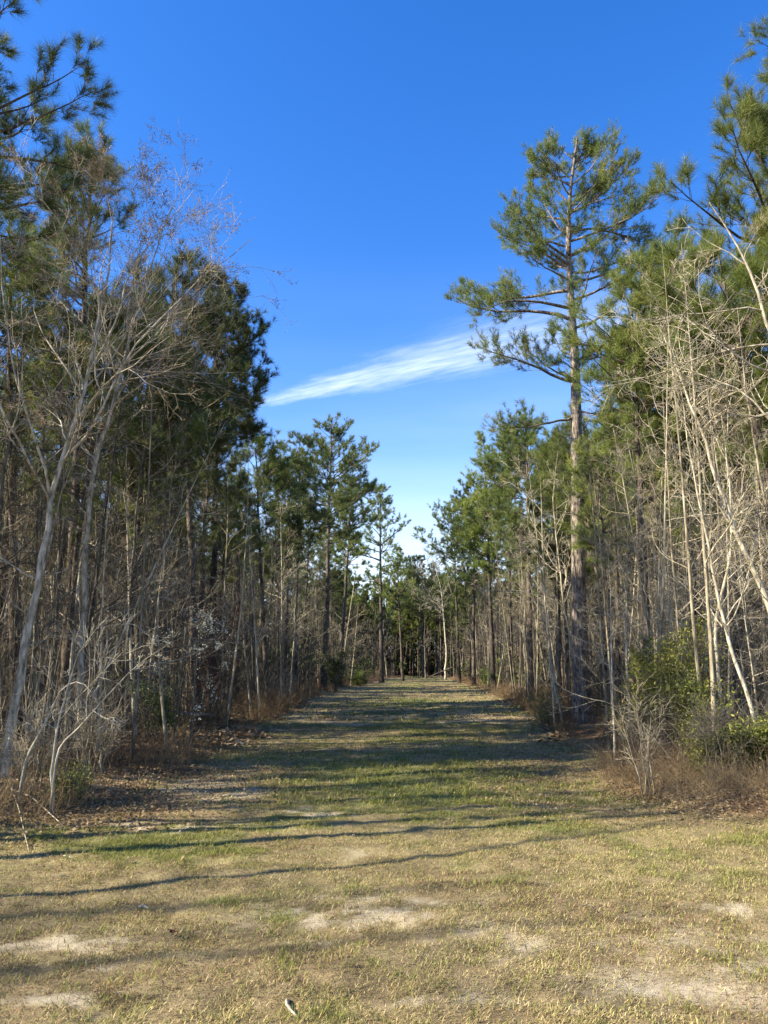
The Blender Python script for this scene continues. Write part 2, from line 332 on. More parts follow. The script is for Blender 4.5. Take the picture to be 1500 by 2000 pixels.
# ------------------------------------------------------------------ trees
def pine(seed, H, r0, cb=.5, Lmax=2.6, gap=.42, nb=(3, 5), K=26, nl=.19, nw=.006, tw=1.0, peak=.35, spec=None, trunk_pts=None,
         mat=None, wig=.02, stubs=8, cones=0, sides=10, top_elev=1.0, expl_only=False, irregular=.35, droop=0.0, barkm=None):
    rng = np.random.RandomState(seed); mat = mat or NEEDLE
    P = 20; t = np.linspace(0, 1, P)
    if trunk_pts is None:
        w = np.cumsum(rng.normal(0, wig, (P, 2)), 0); w -= w[0]; w -= np.outer(t, w[-1]) * .6
        tp = np.column_stack([w[:, 0], w[:, 1], t * H])
    else:
        q = np.array(trunk_pts, float); tt = np.linspace(0, 1, len(q)); tp = np.column_stack([np.interp(t, tt, q[:, i]) for i in range(3)])
        tp[1:-1, :2] += rng.normal(0, wig, (P - 2, 2))
    tr = r0 * (1 - t * .93) ** .85 * (1 + .35 * np.exp(-t * H / .35)); tp[0, 2] -= .25
    TP = tp[None]; TR = tr[None]
    if not expl_only: tw = tw * 1.25; K = int(K * 1.35); nw = nw * 1.15
    g = Geo(); g.tubes(TP, TR, sides, .08)
    # primaries
    hs = []; az = []; Ls = []; el = []
    if not expl_only:
        h = cb
        while h < .985:
            u = (h - cb) / (1 - cb)
            prof = (min(u / peak, 1) ** .6 if u < peak else 1) * (1 - max(0, (u - peak) / (1 - peak)) ** 1.5 * .88)
            for k in range(rng.randint(nb[0], nb[1] + 1)):
                hs.append(min(.99, h + rng.normal(0, .004))); az.append(rng.rand() * 6.283)
                Ls.append(Lmax * prof * (1 - irregular + 2 * irregular * rng.rand()) * (.55 if rng.rand() < .2 else 1))
                el.append(.15 + .75 * u * top_elev + rng.normal(0, .12) - droop * (1 - u))
            h += gap / H * (.7 + .6 * rng.rand())
    if spec:
        for (hh, a, L, e) in spec: hs.append(hh / H); az.append(a); Ls.append(L); el.append(e)
    hs = np.array(hs); az = np.array(az); Ls = np.array(Ls); el = np.array(el); n = len(hs)
    s, _, r = spawn(rng, TP, TR, np.zeros(n, int), hs, np.zeros(n))
    D = np.column_stack([np.cos(az) * np.cos(el), np.sin(az) * np.cos(el), np.sin(el)])
    BP = grow(rng, s, D, Ls, 9, .11, .045)
    rb = np.minimum(r * .6, .008 + .016 * Ls); BR = rb[:, None] * (1 - np.linspace(0, 1, 9) * .85)[None]
    g2 = Geo(); g2.tubes(BP, BR, 5)
    # secondaries
    cnt = np.maximum(2, (Ls * 4.2 * tw).astype(int)); par = np.repeat(np.arange(n), cnt); m = len(par)
    t2 = .25 + .75 * rng.rand(m) ** .8; t2 = np.minimum(t2, .98); sgn = np.where(rng.rand(m) < .5, 0, math.pi) + rng.normal(0, .5, m)
    s2, d2, r2 = spawn(rng, BP, BR, par, t2, .6 + .4 * rng.rand(m), sgn)
    L2 = (.22 + .38 * Ls[par] * (1 - t2 * .75)) * (.6 + .6 * rng.rand(m)); L2 = np.minimum(L2, 1.3)
    CP = grow(rng, s2, d2, L2, 6, .12, .09); CR = np.minimum(r2 * .6, .004 + .006 * L2)[:, None] * (1 - np.linspace(0, 1, 6) * .7)[None]
    g2.tubes(CP, CR, 3)
    # twigs with tufts
    c3 = np.maximum(1, (L2 * 5.2 * tw + .5).astype(int)); par3 = np.repeat(np.arange(m), c3); k3 = len(par3)
    t3 = .3 + .68 * rng.rand(k3)
    s3, d3, r3 = spawn(rng, CP, CR, par3, t3, .5 + .5 * rng.rand(k3)); d3[:, 2] += .35; d3 = unit(d3)
    L3 = .10 + .22 * rng.rand(k3); EP = grow(rng, s3, d3, L3, 3, .1, .15)
    g2.tubes(EP, np.full((k3, 3), .0035) * np.minimum(1, 1)[..., None] if False else np.full((k3, 3), .0035), 3)
    C = np.concatenate([BP[:, -1], CP[:, -1], EP[:, -1], CP[:, -2], TP[:, -1]]); Dd = np.concatenate([BP[:, -1] - BP[:, -2], CP[:, -1] - CP[:, -2], EP[:, -1] - EP[:, -2], CP[:, -2] - CP[:, -3], TP[:, -1] - TP[:, -2]])
    Dd = unit(unit(Dd) + np.array([0, 0, .25]))
    V, Fc = needles(rng, C, Dd, K, nl, nw)
    # dead stubs on the lower bole
    if stubs:
        hh = cb * (.35 + .65 * rng.rand(stubs)); s4, _, r4 = spawn(rng, TP, TR, np.zeros(stubs, int), hh, np.zeros(stubs))
        a4 = rng.rand(stubs) * 6.28; D4 = np.column_stack([np.cos(a4), np.sin(a4), rng.normal(.1, .2, stubs)])
        XP = grow(rng, s4, D4, .3 + 1.1 * rng.rand(stubs), 5, .16, -.02)
        g2.tubes(XP, np.full((stubs, 5), .009) * (1 - np.linspace(0, 1, 5) * .8)[None], 3)
    cone_pts = None
    if cones: cone_pts = CP[rng.choice(m, cones, replace=False), 3]
    parts = [('trunk', g.mesh('pine_trunk', barkm or PINEBARK, True)), ('branches', g2.mesh('pine_branches', barkm or PINEBARK, True)), ('crown', mesh_from('pine_needles', V, [Fc], mat))]
    return parts, cone_pts
def cone_mesh(seed):
    rng = np.random.RandomState(seed); V = []; Fq = []; n = 0
    g = Geo(); t = np.linspace(0, 1, 6); g.tubes(np.column_stack([t * 0, t * 0, -t * .085])[None], (np.sin(t * 2.9 + .12) * .018 + .004)[None], 6)
    k = 60; i = np.arange(k); a = i * 2.4; z = -.08 * i / k; r = np.sin((i / k) * 2.9 + .15) * .022
    c = np.column_stack([np.cos(a) * r, np.sin(a) * r, z]); o = np.column_stack([np.cos(a), np.sin(a), np.full(k, .5)]) * .018; s = np.column_stack([-np.sin(a), np.cos(a), a * 0]) * .008
    VV = np.stack([c - s, c + s, c + o + s * .7, c + o - s * .7], 1).reshape(-1, 3); g.add(VV, np.arange(len(VV)).reshape(-1, 4))
    return g.mesh('cone', CONE)
def hardwood(seed, H, r0, trunk_pts=None, start=.3, nlimb=9, Llimb=.35, spread=.65, n2=6, n3=6, n4=3, rt=.0028, wob=.15, trop=.03, mat=None,
             bud=0, budsize=.025, budmat=None, lenvar=.5, sides=8, limbs=None):
    rng = np.random.RandomState(seed); mat = mat or HARDBARK; rt *= .82; spread *= 1.25; n4 = min(n4, 3)
    P = 22; t = np.linspace(0, 1, P)
    if trunk_pts is None:
        w = np.cumsum(np.cumsum(rng.normal(0, .012 * H / 8, (P, 2)), 0), 0) * .35; w -= w[0]; tp = np.column_stack([w, t * H])
    else:
        q = np.array(trunk_pts, float); sg = np.concatenate([[0], np.cumsum(np.linalg.norm(np.diff(q, axis=0), axis=1))]); sg /= sg[-1]
        tp = np.column_stack([np.interp(t, sg, q[:, i]) for i in range(3)]); k = tp.copy(); tp[1:-1] = (k[:-2] + 2 * k[1:-1] + k[2:]) / 4
        tp[2:-1] += rng.normal(0, r0 * .22, (P - 3, 3))
    tr = r0 * (1 - t * .93) ** .9 * (1 + .3 * np.exp(-t * H / .25)); tp[0, 2] -= .2
    TP = tp[None]; TR = tr[None]; g = Geo(); g.tubes(TP, TR, sides, .06)
    th = start + (.97 - start) * np.sort(rng.rand(nlimb)); L1 = H * Llimb * (1 - lenvar + 2 * lenvar * rng.rand(nlimb)) * (1.15 - .75 * (th - start) / (1 - start))
    s, d, r = spawn(rng, TP, TR, np.zeros(nlimb, int), th, spread * (.7 + .6 * rng.rand(nlimb)))
    if limbs:
        for (hh, az, el, L) in limbs:
            ss, _, rr = spawn(rng, TP, TR, np.zeros(1, int), np.array([hh]), np.zeros(1))
            s = np.concatenate([s, ss]); d = np.concatenate([d, [[math.cos(az) * math.cos(el), math.sin(az) * math.cos(el), math.sin(el)]]]); r = np.concatenate([r, rr * 1.25]); L1 = np.concatenate([L1, [L]])
    n = len(L1); P1 = grow(rng, s, d, L1, 10, wob, trop); R1 = np.maximum(np.minimum(r * .5, .0075 * L1 + .002), rt * 1.3)[:, None] * (1 - np.linspace(0, 1, 10) * .8)
    R1 = np.maximum(R1, rt); g2 = Geo(); g2.tubes(P1, R1, 5)
    def nxt(Pp, Rp, Lp, k, fr, P_, ang, S, minr):
        c = np.maximum(1, rng.poisson(k, len(Lp))); par = np.repeat(np.arange(len(Lp)), c); m = len(par); tt = .15 + .83 * rng.rand(m)
        s_, d_, r_ = spawn(rng, Pp, Rp, par, tt, ang * (.6 + .8 * rng.rand(m)))
        L_ = Lp[par] * fr * (.4 + .9 * rng.rand(m)) * (1.2 - .6 * tt); Q = grow(rng, s_, d_, L_, P_, wob * 1.1, trop)
        R_ = np.maximum(np.minimum(r_ * .65, .009 * L_ + .003)[:, None] * (1 - np.linspace(0, 1, P_) * .7), minr); g2.tubes(Q, R_, S); return Q, R_, L_
    P2, R2, L2 = nxt(P1, R1, L1, n2, .45, 7, .75, 4, rt)
    tips = [P2[:, -1]]
    if n3:
        P3, R3, L3 = nxt(P2, R2, L2, n3, .5, 5, .75, 3, rt * .85); tips.append(P3[:, -1])
        if n4:
            P4, R4, L4 = nxt(P3, R3, L3, n4, .55, 4, .75, 3, rt * .7); tips += [P4[:, -1], P4[:, 2]]
    parts = [('trunk', g.mesh('bare_trunk', mat, True)), ('branches', g2.mesh('bare_branches', mat, True))]
    if bud:
        T = np.concatenate(tips); V, Fq = leaves(rng, T[rng.rand(len(T)) < min(1, bud)], budsize, max(1, int(bud)), budsize * .6)
        parts.append(('buds' if (budmat or BUD) is BUD else 'leaves', mesh_from('buds', V, [Fq], budmat or BUD)))
    return parts
def bush(seed, H, W, stems=14, leaf=.05, nleaf=9, mat=None, wood=None, lv=1.0, leafy=True):
    rng = np.random.RandomState(seed); wood = wood or GREYBARK
    n = stems; az = rng.rand(n) * 6.283; el = 1.0 + .5 * rng.rand(n); s = np.column_stack([rng.normal(0, W * .1, n), rng.normal(0, W * .1, n), np.full(n, -.05)])
    D = np.column_stack([np.cos(az) * np.cos(el) * W / H * 1.3, np.sin(az) * np.cos(el) * W / H * 1.3, np.sin(el)])
    L1 = H * (.6 + .5 * rng.rand(n)); P1 = grow(rng, s, D, L1, 9, .12, .02); R1 = (.006 + .005 * L1)[:, None] * (1 - np.linspace(0, 1, 9) * .8)
    g = Geo(); g.tubes(P1, R1, 5); tw = Geo(); c = 9; par = np.repeat(np.arange(n), c); m = len(par); tt = .25 + .74 * rng.rand(m)
    s2, d2, r2 = spawn(rng, P1, R1, par, tt, .5 + .6 * rng.rand(m)); L2 = .3 * L1[par] * (.4 + .8 * rng.rand(m)); P2 = grow(rng, s2, d2, L2, 6, .16, .04)
    tw.tubes(P2, np.full((m, 6), .0035), 3)
    c3 = 5; par3 = np.repeat(np.arange(m), c3); k = len(par3); s3, d3, _ = spawn(rng, P2, np.full((m, 6), .003), par3, .2 + .78 * rng.rand(k), .5 + .6 * rng.rand(k))
    P3 = grow(rng, s3, d3, .10 + .2 * rng.rand(k), 4, .15, .03); tw.tubes(P3, np.full((k, 4), .0022), 3)
    parts = [('stems', g.mesh('stems', wood, True)), ('twigs', tw.mesh('twigs', wood, True))]
    if leafy:
        C = np.concatenate([P3[:, 1:].reshape(-1, 3), P2[:, 2:].reshape(-1, 3)])
        C = C[(fbm(C[:, 0] + 5, C[:, 2] + C[:, 1] * .7 + 5, .5, seed, 2) > .52 - lv * .17)]
        V, Fq = leaves(rng, C, leaf, nleaf, leaf * .9, .45, .15); parts.append(('foliage', mesh_from('foliage', V, [Fq], mat or LEAF)))
    return parts

# ------------------------------------------------------------------ ground
def tint_at(x, y):
    straw = np.array([.29, .23, .115]); grn = np.array([.17, .175, .06]); sand = np.array([.60, .50, .33]); lit = np.array([.19, .11, .06])
    g = green_mask(x, y)[:, None]; b = bare_mask(x, y)[:, None]; l = litter_mask(x, y)[:, None]; v = fbm(x, y, .5, 41)[:, None]
    c = straw * (1 - g) + grn * g; c = c * (.75 + .5 * v)
    br = np.clip((fbm(x, y, 2.8, 45)[:, None] - .5) / .12, 0, 1) * .35; c = c * (1 - br) + np.array([.25, .165, .10]) * br; fn = fbm(x, y, .16, 47, 3)[:, None]; c = c * (.40 + 1.15 * fn)
    c = c * (1 - b) + sand * b; c = c * (1 - l) + lit * (.6 + .8 * v) * l
    return c
def grid_axis(parts):
    a = []
    for s, e, st in parts: a.append(np.arange(s, e, st))
    a.append([parts[-1][1]]); return np.concatenate(a)
gx = grid_axis([(-1500, -200, 260), (-200, -40, 16), (-40, -8, .8), (-8, 9, .06), (9, 40, .8), (40, 200, 16), (200, 1500, 260)])
gy = grid_axis([(-1500, -100, 280), (-100, -10, 10), (-10, 3, 1.3), (3, 16, .06), (16, 40, .16), (40, 130, .6), (130, 300, 17), (300, 2500, 440)])
X, Y = np.meshgrid(gx, gy); xf = X.ravel(); yf = Y.ravel(); zf = height(xf, yf) * (np.hypot(xf, yf) < 220)
nx_, ny_ = len(gx), len(gy); ii = (np.arange(ny_ - 1)[:, None] * nx_ + np.arange(nx_ - 1)[None]).ravel()
Fg = np.stack([ii, ii + 1, ii + 1 + nx_, ii + nx_], 1)
tag(link('ground', mesh_from('ground', np.column_stack([xf, yf, zf]), [Fg], GROUND, True, tint_at(xf, yf))), kind='structure')

def blades(name, rng, n, y0, y1, ln, w, label, ypow=1.0, pad=1.0):
    y = y0 + (y1 - y0) * rng.rand(n) ** ypow; hw = y * .52 + pad
    x = -hw + 2 * hw * rng.rand(n)
    keep = (inwood(x, y) < .6) & (rng.rand(n) > bare_mask(x, y) * .85) & (rng.rand(n) > litter_mask(x, y) * .8)
    cl = fbm(x, y, .16, 51, 3); keep &= rng.rand(n) < np.clip((cl - .30) * 3.2, .28, 1)
    x = x[keep]; y = y[keep]; n = len(x); z = height(x, y)
    g = green_mask(x, y); isg = rng.rand(n) < (.14 + .66 * g); brn = (~isg) & (rng.rand(n) < .15 + .5 * np.clip((fbm(x, y, 1.4, 45) - .44) / .12, 0, 1))
    c = np.where(isg[:, None], np.array([.15, .18, .042]) * (.6 + .8 * rng.rand(n, 1)) + np.array([.12, .075, .015]) * rng.rand(n, 1), np.array([.50, .41, .195]) * (.35 + .9 * rng.rand(n, 1)) + np.array([.05, .03, .0]) * rng.rand(n, 1))
    c[brn] = np.array([.25, .16, .09]) * (.5 + .8 * rng.rand(int(brn.sum()), 1))
    L = ln * (.45 + 1.0 * rng.rand(n)) * np.where(isg, 1.1, .8) * (.5 + 1.1 * fbm(x, y, .3, 61, 3)); az = rng.rand(n) * 6.283; lean = np.where(isg, .5 + .8 * rng.rand(n), .8 + .75 * rng.rand(n))
    d = np.column_stack([np.cos(az) * np.sin(lean), np.sin(az) * np.sin(lean), np.cos(lean)]); wd = np.column_stack([-np.sin(az), np.cos(az), az * 0]) * (w * (.6 + .8 * rng.rand(n)))[:, None]
    b = np.column_stack([x, y, z - .003]); m = b + d * (L * .5)[:, None] + np.array([0, 0, 1]) * (L * .12)[:, None]; t = b + d * L[:, None]
    V = np.stack([b - wd * .5, b + wd * .5, m + wd * .4, m - wd * .4, t], 1).reshape(-1, 3)
    i = np.arange(n) * 5
    tag(link(name, mesh_from(name, V, [np.stack([i, i + 1, i + 2, i + 3], 1), np.stack([i + 3, i + 2, i + 4], 1)], BLADE, False, np.repeat(c, 5, 0))), label, 'grass', kind='stuff')
rng = np.random.RandomState(3)
blades('grass', rng, 640000, 3.3, 9.5, .037, .0034, 'short dry straw and green grass in the open foreground', 1.0)
blades('grass', rng, 330000, 9.5, 24, .055, .008, 'mown grass in the middle of the lane between the woods', 1.15)
blades('grass', rng, 90000, 24, 120, .10, .035, 'shaded mown grass at the far end of the lane', 1.3)

def scatter(rng, n, y0, y1, w0, w1, ypow=1.0):
    """n points between w0 and w1 metres inside the woods, inside the view with a margin"""
    out = []
    tot = 0
    while tot < n:
        y = y0 + (y1 - y0) * rng.rand(n * 4) ** ypow; x = (rng.rand(n * 4) * 2 - 1) * (y * .56 + 3)
        w = inwood(x, y); k = (w > w0) & (w < w1); k &= ~((np.abs(750 + F * x / (y * .98) - 1140) < 22) & (y < 22)); out.append(np.column_stack([x[k], y[k]])); tot += k.sum()
    return np.concatenate(out)[:n]
# fallen leaves under the trees and on the verges
def litter(name, n, y0, y1, w0, w1, size, label, ypow=1.0, mat=None):
    p = scatter(rng, n, y0, y1, w0, w1, ypow); x, y = p.T; k = rng.rand(n) < .15 + litter_mask(x, y); x = x[k]; y = y[k]; n = len(x)
    C = np.column_stack([x, y, height(x, y) + .008 + .03 * rng.rand(n) ** 2]); a = rng.normal(size=(n, 3)); a[:, 2] *= .35; a = unit(a); u = unit(np.array([0, 0, 1.]) + rng.normal(0, .35, (n, 3)))
    b = unit(np.cross(u, a)); s = (size * (.5 + rng.rand(n)))[:, None]; q = u * s * .22 * rng.rand(n, 1)
    V = np.stack([C, C + (a * .5 + b * .32) * s + q, C + a * s, C + (a * .5 - b * .32) * s + q], 1).reshape(-1, 3)
    tag(link(name, mesh_from(name, V, [np.arange(len(V)).reshape(-1, 4)], mat or DRY)), label, 'leaves', kind='stuff')
litter('fallen_leaves', 170000, 6.3, 16, -2.0, 7, .038, 'brown fallen leaves on the ground at the near edges of the woods')
litter('fallen_leaves', 9000, 3.6, 12, -4.5, 0, .035, 'small dead leaves strewn over the open foreground grass')
litter('fallen_leaves', 70000, 16, 70, -.8, 9, .12, 'brown fallen leaves under the trees further down the lane', 1.4)
# dry weeds and pine straw along the verges
def weeds(name, n, y0, y1, w0, w1, ln, w, label, ypow=1.0, mat=None, lean=.5):
    p = scatter(rng, n, y0, y1, w0, w1, ypow); x, y = p.T; k = fbm(x, y, 1.1, 71, 3) > .46; x = x[k]; y = y[k]; n = len(x)
    s = np.column_stack([x, y, height(x, y) - .02]); D = rng.normal(0, lean, (n, 3)); D[:, 2] = 1
    P = grow(rng, s, D, ln * (.3 + .9 * rng.rand(n) ** 1.5), 5, .22, -.06); R = np.full((n, 5), w) * np.linspace(1, .4, 5)[None]
    g = Geo(); g.tubes(P, R, 3); c = 3; par = np.repeat(np.arange(n), c); s2, d2, _ = spawn(rng, P, R, par, .35 + .6 * rng.rand(n * c), .4 + .6 * rng.rand(n * c))
    g.tubes(grow(rng, s2, d2, ln * .2 * (.4 + rng.rand(n * c)), 3, .2, 0), np.full((n * c, 3), w * .5), 3)
    tag(link(name, g.mesh(name, mat or WEED)), label, 'undergrowth', kind='stuff')
weeds('dry_weeds', 15000, 7.5, 22, -.25, 2.2, .55, .0022, 'dry brown weeds and grass stems along the near verges')
weeds('dry_weeds', 12000, 22, 90, -.3, 2.2, .8, .006, 'dry brown weeds along the far verges of the lane', 1.3)
weeds('undergrowth', 7500, 10.5, 30, .6, 9, 2.6, .0034, 'thin tangled bare stems under the near trees', 1.0, GREYBARK, .35)
weeds('undergrowth', 6000, 28, 118, .3, 14, 3.0, .010, 'tangled bare brush under the far trees', 1.1, GREYBARK, .35)

# ------------------------------------------------------------------ hero trees
def hero_frame(bpx, Y, tpx=None, tpy=None):
    x = base_x(bpx, Y); z = hz(x, Y)
    if tpy is None: return (x, Y, z - .02)
    tx, tz = at_depth(tpx, tpy, Y); return (x, Y, z - .02), tx - x, tz - z
def hero_pine(bpx, Y, tpx, tpy, label, group=None, seed=1, r0=.13, conesn=0, **kw):
    loc, dx, H = hero_frame(bpx, Y, tpx, tpy)
    H -= .12
    parts, cp = pine(seed, H, r0, trunk_pts=[(0, 0, 0), (dx * .35, .05, H * .33), (dx * .7, 0, H * .66), (dx, 0, H)], cones=conesn, **kw)
    e = place('pine_tree', parts, loc, label=label, cat='pine tree', group=group)
    if conesn:
        cm = cone_mesh(seed)
        for i, c in enumerate(cp):
            o = link('pine_cone', cm, e); o.location = c; o.rotation_euler = (rng.normal(0, .5), rng.normal(0, .5), rng.rand() * 6); o.scale = (1.15,) * 3
    return e
# tall open pine on the right verge
loc, dx, H = hero_frame(1138, 22, 1128, 262)
def px_path(pts, Y0, loc, dy=0.0):
    n = len(pts); o = []
    for i, (px, py) in enumerate(pts):
        Yv = Y0 + dy * i / (n - 1); x, z = at_depth(px, py, Yv); o.append((x - loc[0], Yv - loc[1], z - loc[2]))
    o[0] = (0, 0, 0); return o
tp = px_path([(1138, 1415), (1131, 1200), (1128, 1000), (1126, 830), (1123, 700), (1113, 560), (1108, 470), (1112, 380), (1128, 268)], 22, loc)
# resample to even steps
def even(tp, n=12):
    q = np.array(tp); sg = np.concatenate([[0], np.cumsum(np.linalg.norm(np.diff(q, axis=0), axis=1))]); u = np.linspace(0, sg[-1], n)
    return [tuple(np.interp(v, sg, q[:, i]) for i in range(3)) for v in u]
Wd, Ed = math.pi, 0.0
spec = []
for (py, side, el, L) in [(812, Wd, -.35, 2.6), (800, Ed, -.1, 1.6), (745, Wd, .12, 3.3), (738, Wd + .5, -.05, 2.2), (700, Ed, .0, 2.0), (690, Wd - .6, .3, 1.7), (668, Ed + .4, .1, 2.2), (640, Ed, .3, 2.6), (622, Wd, .25, 3.9),
                          (600, Wd + .3, -.12, 3.4), (565, Wd - .1, .12, 3.7), (585, Ed - .2, .2, 2.8), (552, Ed, .35, 3.0), (548, Wd + .6, .5, 2.0), (530, Ed + .5, .2, 2.6), (520, Wd, .5, 2.6), (500, Ed, .35, 3.0), (505, Wd + .2, .75, 2.6),
                          (480, Wd - .1, .45, 2.3), (470, Ed - .1, .5, 3.3), (450, Ed + .3, .45, 3.2), (455, Wd, .8, 2.2), (430, Wd - .4, .7, 2.1), (415, Ed, .65, 2.7), (400, Ed - .5, .6, 2.2), (395, Wd, .9, 2.0), (380, Wd + .7, .8, 1.7),
                          (360, Ed, .8, 2.0), (345, Wd, .95, 1.5), (330, Ed + .6, .9, 1.4), (315, Ed, 1.1, 1.2), (310, Wd, 1.2, 1.0), (570, 1.5, .3, 2.0), (500, 4.6, .35, 2.2), (620, 4.9, .2, 2.4), (440, 1.6, .5, 1.8), (680, 1.4, .1, 2.0), (730, 4.5, .1, 1.8)]:
    _, zz = at_depth(1120, py, 22); spec.append((zz - loc[2], side, L * (1.0 if py < 480 else .95), el * (.72 if el > .4 else 1)))
_q = random.Random(9)
for _i in range(22):
    hh = _q.uniform(13.2, 18.0); u = (hh - 9.8) / 8.4; spec.append((hh, _q.uniform(0, 6.283), (2.3 if u < .75 else 2.3 * (1.1 - u) / .35) * _q.uniform(.55, 1.0), .05 + .55 * u))
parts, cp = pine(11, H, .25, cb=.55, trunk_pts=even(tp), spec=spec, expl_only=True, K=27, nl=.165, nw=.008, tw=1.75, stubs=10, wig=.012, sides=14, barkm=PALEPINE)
place('pine_tree', parts, loc, label='tall pine with a long bare bole and open crown high above the right verge', cat='pine tree')

HP = [
 # bpx, Y, tpx, tpy, seed, r0, kwargs, label
 (-70, 12, -25, -60, 21, .15, dict(cb=.60, Lmax=2.5, K=40, nl=.24, nw=.0048, gap=.5, tw=.8, conesn=6), 'near pine whose long needled branches reach in at the top left corner'),
 (120, 15.5, 182, 262, 22, .12, dict(cb=.5, Lmax=1.6, K=36, nl=.24, nw=.0055, gap=.42), 'pine top standing above the pale bare tree on the left'),
 (30, 16.5, 20, 400, 23, .12, dict(cb=.5, Lmax=1.8, K=34, nl=.23, nw=.0055, gap=.45), 'pine behind the twiggy bare crowns at the left edge'),
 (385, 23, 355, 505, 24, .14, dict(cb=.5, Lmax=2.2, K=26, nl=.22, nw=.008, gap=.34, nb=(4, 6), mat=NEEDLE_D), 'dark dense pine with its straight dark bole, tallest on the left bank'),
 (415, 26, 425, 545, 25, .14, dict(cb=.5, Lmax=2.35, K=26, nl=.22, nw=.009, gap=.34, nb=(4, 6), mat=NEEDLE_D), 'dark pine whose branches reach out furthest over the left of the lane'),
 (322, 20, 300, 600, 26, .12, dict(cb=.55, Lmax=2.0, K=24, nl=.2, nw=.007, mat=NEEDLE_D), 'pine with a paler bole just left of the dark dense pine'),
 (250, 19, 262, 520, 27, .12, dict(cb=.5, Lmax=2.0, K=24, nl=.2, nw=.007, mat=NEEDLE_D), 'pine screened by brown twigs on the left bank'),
 (522, 33, 500, 860, 28, .12, dict(cb=.6, Lmax=2.3, K=18, nl=.22, nw=.011, mat=NEEDLE), 'slim pine under the drooping tip of the dark dense pine'),
 (577, 44, 585, 850, 29, .15, dict(cb=.5, Lmax=2.6, K=14, nl=.24, nw=.015, tw=.9), 'green pine with forked shade left of the straight black bole'),
 (633, 50, 648, 818, 30, .20, dict(cb=.5, Lmax=3.4, K=14, nl=.25, nw=.016, tw=.85, irregular=.5, mat=NEEDLE_Y), 'pine with a straight black bole and the highest top midway along the left edge'),
 (662, 60, 690, 905, 31, .18, dict(cb=.5, Lmax=3.2, K=12, nl=.26, nw=.02, tw=.8), 'pine leaning its crown over the lane beyond the black bole'),
 (745, 75, 742, 957, 32, .24, dict(cb=.45, Lmax=4.6, K=12, nl=.3, nw=.024, tw=.6, irregular=.4, peak=.3, gap=.7), 'lone layered pine standing forward at the far left of the lane'),
 (787, 84, 775, 1075, 33, .17, dict(cb=.45, Lmax=3.0, K=9, nl=.3, nw=.03, tw=.6), 'pine just right of the layered pine at the far end'),
 (828, 108, 815, 1090, 34, .2, dict(cb=.45, Lmax=3.6, K=9, nl=.3, nw=.035, tw=.6, mat=NEEDLE_D), 'dark pine in the middle of the far end of the lane'),
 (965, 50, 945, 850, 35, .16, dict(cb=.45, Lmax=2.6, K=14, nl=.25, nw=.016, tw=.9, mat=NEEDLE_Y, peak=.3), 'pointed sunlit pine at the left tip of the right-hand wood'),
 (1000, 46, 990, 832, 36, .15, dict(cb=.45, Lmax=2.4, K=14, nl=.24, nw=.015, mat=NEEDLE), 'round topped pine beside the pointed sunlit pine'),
 (1036, 36, 1028, 808, 37, .16, dict(cb=.45, Lmax=2.4, K=18, nl=.23, nw=.012, mat=NEEDLE), 'pine with a dark bole left of the tall open pine'),
 (925, 62, 925, 935, 38, .16, dict(cb=.45, Lmax=2.9, K=12, nl=.26, nw=.02, tw=.8), 'green pine two steps beyond the pointed sunlit pine'),
 (897, 74, 885, 990, 39, .17, dict(cb=.5, Lmax=3.4, K=11, nl=.28, nw=.024, tw=.7, irregular=.5), 'pine reaching its branches over the far right of the lane'),
 (1092, 30, 1085, 850, 40, .14, dict(cb=.5, Lmax=1.9, K=20, nl=.22, nw=.010, mat=NEEDLE), 'green pine close behind the bole of the tall open pine'),
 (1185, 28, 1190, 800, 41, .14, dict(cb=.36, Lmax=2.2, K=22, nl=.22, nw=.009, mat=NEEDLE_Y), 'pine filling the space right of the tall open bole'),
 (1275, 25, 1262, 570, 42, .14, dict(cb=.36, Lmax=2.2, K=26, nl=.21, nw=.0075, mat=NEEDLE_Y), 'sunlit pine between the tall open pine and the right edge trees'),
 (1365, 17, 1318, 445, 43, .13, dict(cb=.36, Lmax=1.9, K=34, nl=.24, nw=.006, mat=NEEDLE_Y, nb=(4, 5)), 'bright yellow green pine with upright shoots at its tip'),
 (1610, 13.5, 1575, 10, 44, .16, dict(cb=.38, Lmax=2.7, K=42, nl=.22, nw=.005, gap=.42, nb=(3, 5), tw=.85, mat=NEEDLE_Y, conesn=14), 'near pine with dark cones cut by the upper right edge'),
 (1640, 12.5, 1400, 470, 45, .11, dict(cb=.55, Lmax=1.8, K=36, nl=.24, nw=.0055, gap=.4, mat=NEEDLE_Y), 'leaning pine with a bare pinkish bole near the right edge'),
 (1440, 16, 1455, 520, 46, .12, dict(cb=.4, Lmax=1.9, K=30, nl=.23, nw=.006, mat=NEEDLE), 'pine behind the white bare branches at the right edge'),
 (1210, 19, 1165, 880, 47, .075, dict(cb=.6, Lmax=1.2, K=24, nl=.2, nw=.0075, mat=NEEDLE_Y), 'slender pine with a thin pale curved bole right of the tall open pine'),
 (1390, 21, 1400, 620, 48, .12, dict(cb=.36, Lmax=2.1, K=24, nl=.22, nw=.008, mat=NEEDLE), 'pine deep behind the pale saplings on the right'),
]
for (b, Yd, tx, ty, sdv, r0, kw, lab) in HP: hero_pine(b, Yd, tx, ty, lab, seed=sdv, r0=r0, **kw)

